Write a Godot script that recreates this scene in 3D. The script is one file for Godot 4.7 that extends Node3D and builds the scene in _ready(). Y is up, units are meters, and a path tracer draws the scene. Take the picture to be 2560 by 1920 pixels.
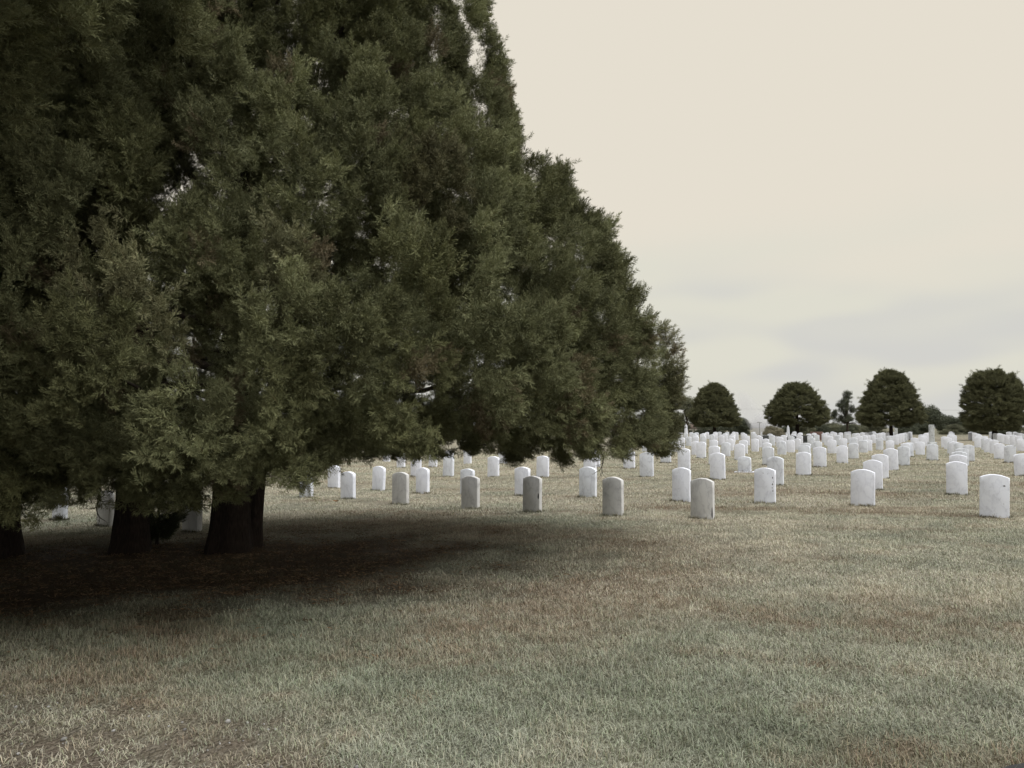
extends Node3D

const EYE := 1.48
var rng := RandomNumberGenerator.new()
var taken := {}
var M := {}
var noise_a := FastNoiseLite.new()
var noise_b := FastNoiseLite.new()
var noise_c := FastNoiseLite.new()

# ---------------------------------------------------------------- naming
func numbered(called: String) -> String:
	var n: int = taken.get(called, 0)
	taken[called] = n + 1
	return called if n == 0 else "%s_%03d" % [called, n]

func tag(o: Node, label: String, category: String, group := "") -> void:
	o.set_meta("label", label)
	o.set_meta("category", category)
	if group:
		o.set_meta("group", group)

func thing(called: String, label: String, category: String, at := Vector3.ZERO, turn := 0.0, group := "") -> Node3D:
	var o := Node3D.new()
	o.name = numbered(called)
	add_child(o)
	o.position = at
	o.rotation.y = turn
	tag(o, label, category, group)
	return o

func child_name(parent: Node, called: String) -> String:
	var n := 0
	for c in parent.get_children():
		if c.get_meta("base", "") == called:
			n += 1
	return called if n == 0 else "%s_%03d" % [called, n]

func part(parent: Node, called: String, mesh: Mesh, mat: Material) -> MeshInstance3D:
	var o := MeshInstance3D.new()
	o.mesh = mesh
	o.material_override = mat
	if parent == self:
		o.name = numbered(called)
	else:
		o.name = child_name(parent, called)
		o.set_meta("base", called)
	parent.add_child(o)
	return o

func copies(parent: Node, called: String, mesh: Mesh, mat: Material, xf: Array, cols: Array) -> MultiMeshInstance3D:
	var mm := MultiMesh.new()
	mm.transform_format = MultiMesh.TRANSFORM_3D
	mm.use_colors = true
	mm.mesh = mesh
	mm.instance_count = xf.size()
	for i in xf.size():
		mm.set_instance_transform(i, xf[i])
		mm.set_instance_color(i, cols[i])
	var o := MultiMeshInstance3D.new()
	o.multimesh = mm
	o.material_override = mat
	if parent == self:
		o.name = numbered(called)
	else:
		o.name = child_name(parent, called)
		o.set_meta("base", called)
	parent.add_child(o)
	return o

# ---------------------------------------------------------------- terrain
func gy(x: float, z: float) -> float:
	var far := smoothstep(85.0, 230.0, -z)
	return 0.28 * tanh(x / 7.0) - 2.7 * far + 0.018 * noise_a.get_noise_2d(x * 9.0, z * 9.0)

func lin(r: float, g: float, b: float) -> Color:
	return Color(r, g, b)

func bump(v: float, c: float, w: float) -> float:
	return exp(-pow((v - c) / w, 2.0))

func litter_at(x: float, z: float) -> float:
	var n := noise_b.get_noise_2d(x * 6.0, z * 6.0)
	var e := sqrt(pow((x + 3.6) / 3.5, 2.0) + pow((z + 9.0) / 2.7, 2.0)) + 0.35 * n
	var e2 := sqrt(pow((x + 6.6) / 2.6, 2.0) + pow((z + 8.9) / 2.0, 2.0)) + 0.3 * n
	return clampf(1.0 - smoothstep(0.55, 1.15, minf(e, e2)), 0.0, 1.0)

func soil_at(x: float, z: float) -> float:
	var n := noise_b.get_noise_2d(x * 14.0, z * 14.0)
	var k := clampf(1.0 - smoothstep(0.0, 1.25, (-z - 3.25) + (x + 1.5) * 0.42 + 0.55 * n), 0.0, 1.0)
	return k * (1.0 - smoothstep(-1.3, -0.2, x))

func gcol(x: float, z: float) -> Color:
	var green := lin(0.31, 0.325, 0.262)
	var straw := lin(0.455, 0.425, 0.350)
	var brown := lin(0.255, 0.203, 0.15)
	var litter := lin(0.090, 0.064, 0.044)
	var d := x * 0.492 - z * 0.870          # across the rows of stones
	var a := x * 0.870 + z * 0.492          # along them
	var n1 := noise_a.get_noise_2d(a * 2.2, d * 8.0)
	var n2 := noise_b.get_noise_2d(x * 2.5, z * 4.0)
	var n3 := noise_c.get_noise_2d(x * 10.0, z * 12.0)
	var c := green.lerp(straw, clampf(0.5 + 0.75 * n2 + 0.4 * n3 - 0.45 * bump(d, 4.4, 0.9) + 0.25 * smoothstep(9.0, 14.0, d), 0.0, 1.0))
	var n4 := noise_c.get_noise_2d(x * 42.0, z * 55.0)
	c = c.lerp(lin(0.215, 0.235, 0.178), 0.85 * bump(d + 0.5 * n2, 3.7, 1.15) * clampf(0.85 + 1.2 * n1, 0.0, 1.0))  # greener band, also darkened in its colour to stand in for shade
	c *= 1.05 + 0.3 * n3
	var br := 0.0
	br = maxf(br, bump(d, 6.15 + 0.9 * n2, 0.42) * clampf(0.75 + 1.3 * n3, 0.0, 1.0))
	br = maxf(br, bump(d, 15.7, 0.55) * smoothstep(-7.0, -3.0, a) * clampf(0.8 + 1.6 * n1, 0.0, 1.0))
	br = maxf(br, bump(d, 12.55, 0.45) * smoothstep(-6.5, -4.0, a) * clampf(0.7 + 1.6 * n1, 0.0, 1.0))
	br = maxf(br, bump(d, 18.3, 0.5) * clampf(0.4 + 1.6 * n1, 0.0, 1.0) * 0.6)
	br = maxf(br, clampf((n1 - 0.16) * 2.6, 0.0, 0.75))
	br = maxf(br, clampf((n3 - 0.25) * 2.2, 0.0, 0.6))
	# worn ring at the shade's rim
	var e := sqrt(pow((x + 3.3) / 4.6, 2.0) + pow((z + 8.4) / 4.0, 2.0))
	br = maxf(br, bump(e, 0.98, 0.24) * 0.95 * clampf(0.75 + 1.5 * n2, 0.0, 1.0))
	c = c.lerp(brown, clampf(br * (0.75 + 1.5 * n4) + 0.35 * maxf(n4 - 0.1, 0.0), 0.0, 0.95))
	c = c.lerp(lin(0.20, 0.20, 0.15), smoothstep(60.0, 100.0, -z) * 0.8)
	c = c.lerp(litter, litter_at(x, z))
	return c

# ---------------------------------------------------------------- materials
func noise_tex(freq: float, low: Color, high: Color, seed_: int, warp := 0.0, size := 512) -> NoiseTexture2D:
	var n := FastNoiseLite.new()
	n.seed = seed_
	n.frequency = freq
	n.fractal_octaves = 5
	if warp > 0.0:
		n.domain_warp_enabled = true
		n.domain_warp_amplitude = warp
		n.domain_warp_frequency = 0.008
	var t := NoiseTexture2D.new()
	t.width = size
	t.height = size
	t.seamless = true
	t.noise = n
	var g := Gradient.new()
	g.set_color(0, low)
	g.set_color(1, high)
	t.color_ramp = g
	return t

func mat(color: Color, rough := 0.8) -> StandardMaterial3D:
	var m := StandardMaterial3D.new()
	m.albedo_color = color.linear_to_srgb()
	m.roughness = rough
	m.metallic_specular = 0.3
	return m

func vmat(rough := 0.75, back := Color.BLACK) -> StandardMaterial3D:
	var m := StandardMaterial3D.new()
	m.vertex_color_use_as_albedo = true
	m.roughness = rough
	m.metallic_specular = 0.22
	if back != Color.BLACK:
		m.backlight_enabled = true
		m.backlight = back
	return m

func marble(low: float, high: float, seed_: int, tint := Color(1, 1, 1)) -> StandardMaterial3D:
	var m := StandardMaterial3D.new()
	m.albedo_color = tint
	var veins := noise_tex(0.007, Color(high, high, high), Color(high * 0.97, high * 0.97, high * 0.98), seed_, 60.0)
	var g: Gradient = veins.color_ramp
	var mid := (low + high) * 0.5
	g.add_point(0.40, Color(high * 0.96, high * 0.96, high * 0.965))
	g.add_point(0.47, Color(mid, mid, mid * 1.01))
	g.add_point(0.50, Color(low, low, low * 1.01))
	g.add_point(0.53, Color(mid * 1.03, mid * 1.03, mid * 1.04))
	g.add_point(0.64, Color(high * 0.98, high * 0.98, high * 0.98))
	m.albedo_texture = veins
	m.uv1_triplanar = true
	m.uv1_world_triplanar = true
	m.uv1_scale = Vector3(1.1, 0.55, 1.1)
	m.roughness = 0.75
	m.metallic_specular = 0.3
	m.heightmap_enabled = true
	m.heightmap_texture = noise_tex(0.05, Color(0.3, 0.3, 0.3), Color(0.7, 0.7, 0.7), seed_ + 5)
	m.heightmap_scale = 0.12
	return m

func materials() -> void:
	M.stone = [marble(0.82, 0.955, 3, Color(0.945, 0.96, 1.0)), marble(0.66, 0.82, 7, Color(0.965, 0.965, 0.96)), marble(0.72, 0.91, 11, Color(0.945, 0.965, 1.0))]  # second marble is greyer: slight dirt, plus cedar shade put into its colour
	M.leaf = vmat(0.7, Color(0.05, 0.055, 0.03))
	M.blade = vmat(0.7, Color(0.12, 0.12, 0.085))
	M.twig = mat(lin(0.045, 0.036, 0.028), 0.9)
	M.bark = mat(lin(0.05, 0.04, 0.034), 0.95)
	M.bark.albedo_texture = noise_tex(0.03, Color(0.55, 0.5, 0.48), Color(1, 0.98, 0.95), 21)
	M.bark.uv1_triplanar = true
	M.bark.uv1_scale = Vector3(3.0, 0.5, 3.0)
	M.bark.heightmap_enabled = true
	M.bark.heightmap_texture = noise_tex(0.03, Color(0, 0, 0), Color(1, 1, 1), 22)
	M.bark.heightmap_scale = 2.5
	M.ground = vmat(0.95)
	M.ground.albedo_texture = noise_tex(0.05, Color(0.62, 0.6, 0.56), Color(1, 1, 1), 31)
	M.ground.uv1_triplanar = true
	M.ground.uv1_world_triplanar = true
	M.ground.uv1_scale = Vector3(0.9, 0.9, 0.9)
	M.ground.heightmap_enabled = true
	M.ground.heightmap_texture = noise_tex(0.06, Color(0, 0, 0), Color(1, 1, 1), 33)
	M.ground.heightmap_scale = 3.0
	M.asphalt = mat(lin(0.05, 0.05, 0.052), 0.9)
	M.pebble = vmat(0.9)
	M.granite = mat(lin(0.075, 0.08, 0.078), 0.5)
	M.granite.albedo_texture = noise_tex(0.09, Color(0.7, 0.7, 0.7), Color(1, 1, 1), 41)
	M.granite.uv1_triplanar = true
	M.red_granite = mat(lin(0.21, 0.13, 0.11), 0.5)
	M.red_granite.albedo_texture = noise_tex(0.09, Color(0.7, 0.7, 0.7), Color(1, 1, 1), 43)
	M.red_granite.uv1_triplanar = true
	M.grey_stone = marble(0.42, 0.80, 51, Color(0.97, 0.99, 1.0))
	M.white_paint = mat(lin(0.72, 0.72, 0.72), 0.35)
	M.dark_glass = mat(lin(0.03, 0.035, 0.04), 0.1)
	M.rubber = mat(lin(0.02, 0.02, 0.02), 0.9)
	M.wall = mat(lin(0.55, 0.52, 0.48), 0.9)
	M.roof = mat(lin(0.12, 0.095, 0.08), 0.9)
	M.metal = mat(lin(0.3, 0.3, 0.3), 0.5)
	M.stain = mat(lin(0.10, 0.10, 0.105), 0.9)
	M.wire = mat(lin(0.05, 0.05, 0.05), 0.6)
	M.dry_leaf = mat(lin(0.2, 0.11, 0.05), 0.8)

# ---------------------------------------------------------------- mesh helpers
func begin() -> SurfaceTool:
	var st := SurfaceTool.new()
	st.begin(Mesh.PRIMITIVE_TRIANGLES)
	return st

func tri(st: SurfaceTool, a: Vector3, b: Vector3, c: Vector3) -> void:
	st.add_vertex(a)
	st.add_vertex(b)
	st.add_vertex(c)

func quad(st: SurfaceTool, a: Vector3, b: Vector3, c: Vector3, d: Vector3) -> void:
	tri(st, a, b, c)
	tri(st, a, c, d)

func finish(st: SurfaceTool, smooth := false) -> ArrayMesh:
	if smooth:
		st.index()
	st.generate_normals()
	return st.commit()

func tube(st: SurfaceTool, pts: Array, rad: Array, sides := 6) -> void:
	var rings := []
	for i in pts.size():
		var dir: Vector3 = (pts[mini(i + 1, pts.size() - 1)] - pts[maxi(i - 1, 0)]).normalized()
		var u := dir.cross(Vector3(0.31, 0.2, 0.93)).normalized()
		var v := dir.cross(u).normalized()
		var ring := []
		for k in sides:
			var t := TAU * k / sides
			ring.append(pts[i] + (u * cos(t) + v * sin(t)) * rad[i])
		rings.append(ring)
	for i in rings.size() - 1:
		for k in sides:
			var k2 := (k + 1) % sides
			quad(st, rings[i][k], rings[i + 1][k], rings[i + 1][k2], rings[i][k2])

func box(st: SurfaceTool, c: Vector3, s: Vector3) -> void:
	var h := s * 0.5
	var p := []
	for i in 8:
		p.append(c + Vector3(h.x if i & 1 else -h.x, h.y if i & 2 else -h.y, h.z if i & 4 else -h.z))
	quad(st, p[4], p[6], p[7], p[5])
	quad(st, p[1], p[3], p[2], p[0])
	quad(st, p[5], p[7], p[3], p[1])
	quad(st, p[0], p[2], p[6], p[4])
	quad(st, p[6], p[2], p[3], p[7])
	quad(st, p[0], p[4], p[5], p[1])

# an upright slab with an outline in x and y and bevelled edges, thickness along z
func slab(outline: PackedVector2Array, thick: float, bev: float) -> ArrayMesh:
	var inner := Geometry2D.offset_polygon(outline, -bev)[0]
	# keep the same count of points: move each point towards the centre instead when counts differ
	if inner.size() != outline.size():
		inner = PackedVector2Array()
		var mid := Vector2.ZERO
		for q in outline:
			mid += q / outline.size()
		for q in outline:
			inner.append(q + (mid - q).normalized() * bev * 1.2)
	else:
		var best := 0
		for i in inner.size():
			if inner[i].distance_to(outline[0]) < inner[best].distance_to(outline[0]):
				best = i
		var turned := PackedVector2Array()
		for i in inner.size():
			turned.append(inner[(best + i) % inner.size()])
		inner = turned
	var st := begin()
	var n := outline.size()
	var zf := thick * 0.5
	var idx := Geometry2D.triangulate_polygon(inner)
	for i in range(0, idx.size(), 3):
		var a := inner[idx[i]]
		var b := inner[idx[i + 1]]
		var c := inner[idx[i + 2]]
		if (b - a).cross(c - a) > 0.0:
			var t := b
			b = c
			c = t
		tri(st, Vector3(a.x, a.y, zf), Vector3(b.x, b.y, zf), Vector3(c.x, c.y, zf))
		tri(st, Vector3(a.x, a.y, -zf), Vector3(c.x, c.y, -zf), Vector3(b.x, b.y, -zf))
	for i in n:
		var j := (i + 1) % n
		var a := outline[i]
		var b := outline[j]
		var ai := inner[i]
		var bi := inner[j]
		var z2 := zf - bev
		quad(st, Vector3(a.x, a.y, z2), Vector3(b.x, b.y, z2), Vector3(bi.x, bi.y, zf), Vector3(ai.x, ai.y, zf))
		quad(st, Vector3(a.x, a.y, -z2), Vector3(b.x, b.y, -z2), Vector3(b.x, b.y, z2), Vector3(a.x, a.y, z2))
		quad(st, Vector3(ai.x, ai.y, -zf), Vector3(bi.x, bi.y, -zf), Vector3(b.x, b.y, -z2), Vector3(a.x, a.y, -z2))
	return finish(st)

func headstone_mesh(w: float, h: float, rise: float, seed_: int) -> ArrayMesh:
	var r := RandomNumberGenerator.new()
	r.seed = seed_
	var o := PackedVector2Array()
	o.append(Vector2(-w * 0.5, -0.12))
	for i in 5:
		o.append(Vector2(-w * 0.5 + r.randf_range(-0.0012, 0.0012), (h - rise) * (i + 0.2) / 5.0))
	var n := 15
	for i in n + 1:
		var t := -1.0 + 2.0 * i / n
		o.append(Vector2(t * w * 0.5, h - rise * t * t + r.randf_range(-0.001, 0.001)))
	for i in 5:
		o.append(Vector2(w * 0.5 + r.randf_range(-0.0012, 0.0012), (h - rise) * (4.2 - i) / 5.0))
	o.append(Vector2(w * 0.5, -0.12))
	return slab(o, 0.1, 0.006)

# ---------------------------------------------------------------- foliage pieces
func strip(st: SurfaceTool, p: Vector3, dir: Vector3, length: float, width: float, col: Color, bend := Vector3.ZERO) -> void:
	var side := dir.cross(Vector3(rng.randf_range(-1, 1), rng.randf_range(-1, 1), rng.randf_range(-1, 1))).normalized() * width * 0.5
	var m := p + dir * length * 0.45 + bend * 0.25
	var tip := p + dir * length + bend
	st.set_color(col)
	st.add_vertex(p)
	st.add_vertex(m + side)
	st.add_vertex(m - side)
	st.set_color(col * 1.25)
	st.add_vertex(m + side)
	st.add_vertex(tip)
	st.add_vertex(m - side)

func around(dir: Vector3, spread: float) -> Vector3:
	var v := Vector3(rng.randfn(), rng.randfn(), rng.randfn())
	return (dir + v.normalized() * spread * rng.randf_range(0.5, 1.0)).normalized()

# a plume of scale-leaved twigs about one unit long, growing along +y
func spray(branchlets: int, subs: int, width: float, open: float, seed_: int) -> ArrayMesh:
	rng.seed = seed_
	var st := begin()
	strip(st, Vector3.ZERO, Vector3(0, 1, 0), 0.75, width * 0.7, Color(0.55, 0.42, 0.4))
	for i in branchlets:
		var t := (i + rng.randf()) / branchlets
		var p := Vector3(0, 0.08 + t * 0.72, 0)
		var ph := rng.randf() * TAU
		var tilt := open * (1.15 - 0.7 * t) * rng.randf_range(0.7, 1.2)
		var d := Vector3(cos(ph) * sin(tilt), cos(tilt), sin(ph) * sin(tilt))
		var ln := (0.30 - 0.12 * t) * rng.randf_range(0.7, 1.2)
		var shade := rng.randf_range(0.75, 1.2)
		var col := Color(shade * rng.randf_range(0.92, 1.1), shade, shade * 0.98)
		strip(st, p, d, ln, width, col)
		for j in subs:
			var q := p + d * ln * rng.randf_range(0.15, 0.95)
			strip(st, q, around(d, 0.75), ln * rng.randf_range(0.3, 0.6), width * 0.85, col * rng.randf_range(0.85, 1.2))
	return finish(st)

# a clump of small broad leaves about one unit across
func leaf_clump(n: int, size: float, seed_: int) -> ArrayMesh:
	rng.seed = seed_
	var st := begin()
	for i in n:
		var v := Vector3(rng.randfn(), rng.randfn(), rng.randfn()).normalized()
		var p := v * 0.5 * pow(rng.randf(), 0.45)
		var shade := rng.randf_range(0.7, 1.25)
		strip(st, p, around(v + Vector3(0, -0.2, 0), 1.0), size * rng.randf_range(0.7, 1.3), size * 0.6, Color(shade, shade, shade))
	return finish(st)

func grass_patch(blades: int, radius: float, hmin: float, hmax: float, width: float, seed_: int) -> ArrayMesh:
	rng.seed = seed_
	var st := begin()
	for i in blades:
		var ph := rng.randf() * TAU
		var r := radius * sqrt(rng.randf())
		var p := Vector3(cos(ph) * r, -0.004, sin(ph) * r)
		var h := rng.randf_range(hmin, hmax)
		var az := rng.randf() * TAU
		var lean := rng.randf_range(0.35, 1.75)
		var d1 := Vector3(cos(az) * sin(lean * 0.5), cos(lean * 0.5), sin(az) * sin(lean * 0.5))
		var d2 := Vector3(cos(az + rng.randf_range(-0.8, 0.8)) * sin(lean * 1.15), cos(lean * 1.15), sin(az) * sin(lean * 1.15))
		var side := Vector3(-sin(az), 0, cos(az)).rotated(Vector3.UP, rng.randf_range(-0.9, 0.9)) * width * 0.5 * rng.randf_range(0.7, 1.3)
		var m := p + d1 * h * 0.5
		var tip := m + d2 * h * 0.5
		var s := rng.randf_range(0.82, 1.15)
		var dry := rng.randf()
		var col := Color(s, s, s)
		if dry > 0.72:
			col = Color(s * 1.2, s * 1.12, s * 1.05)
		elif dry < 0.25:
			col = Color(s * 0.85, s * 0.95, s * 0.8)
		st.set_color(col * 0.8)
		st.add_vertex(p - side)
		st.add_vertex(m - side * 0.8)
		st.add_vertex(p + side)
		st.add_vertex(p + side)
		st.add_vertex(m - side * 0.8)
		st.add_vertex(m + side * 0.8)
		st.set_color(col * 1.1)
		st.add_vertex(m - side * 0.8)
		st.add_vertex(tip)
		st.add_vertex(m + side * 0.8)
	return finish(st)

func basis_to(dir: Vector3, roll: float, s: float) -> Basis:
	var y := dir.normalized()
	var x := y.cross(Vector3(0.13, 0.37, 0.92)).normalized()
	var z := x.cross(y).normalized()
	return Basis(x, y, z).rotated(y, roll).scaled(Vector3(s, s, s))

func table(t: Array, h: float) -> float:
	# t is [[height, value], ...]
	if h <= t[0][0]:
		return t[0][1]
	for i in t.size() - 1:
		if h <= t[i + 1][0]:
			return lerpf(t[i][1], t[i + 1][1], (h - t[i][0]) / (t[i + 1][0] - t[i][0]))
	return t[-1][1]

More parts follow.
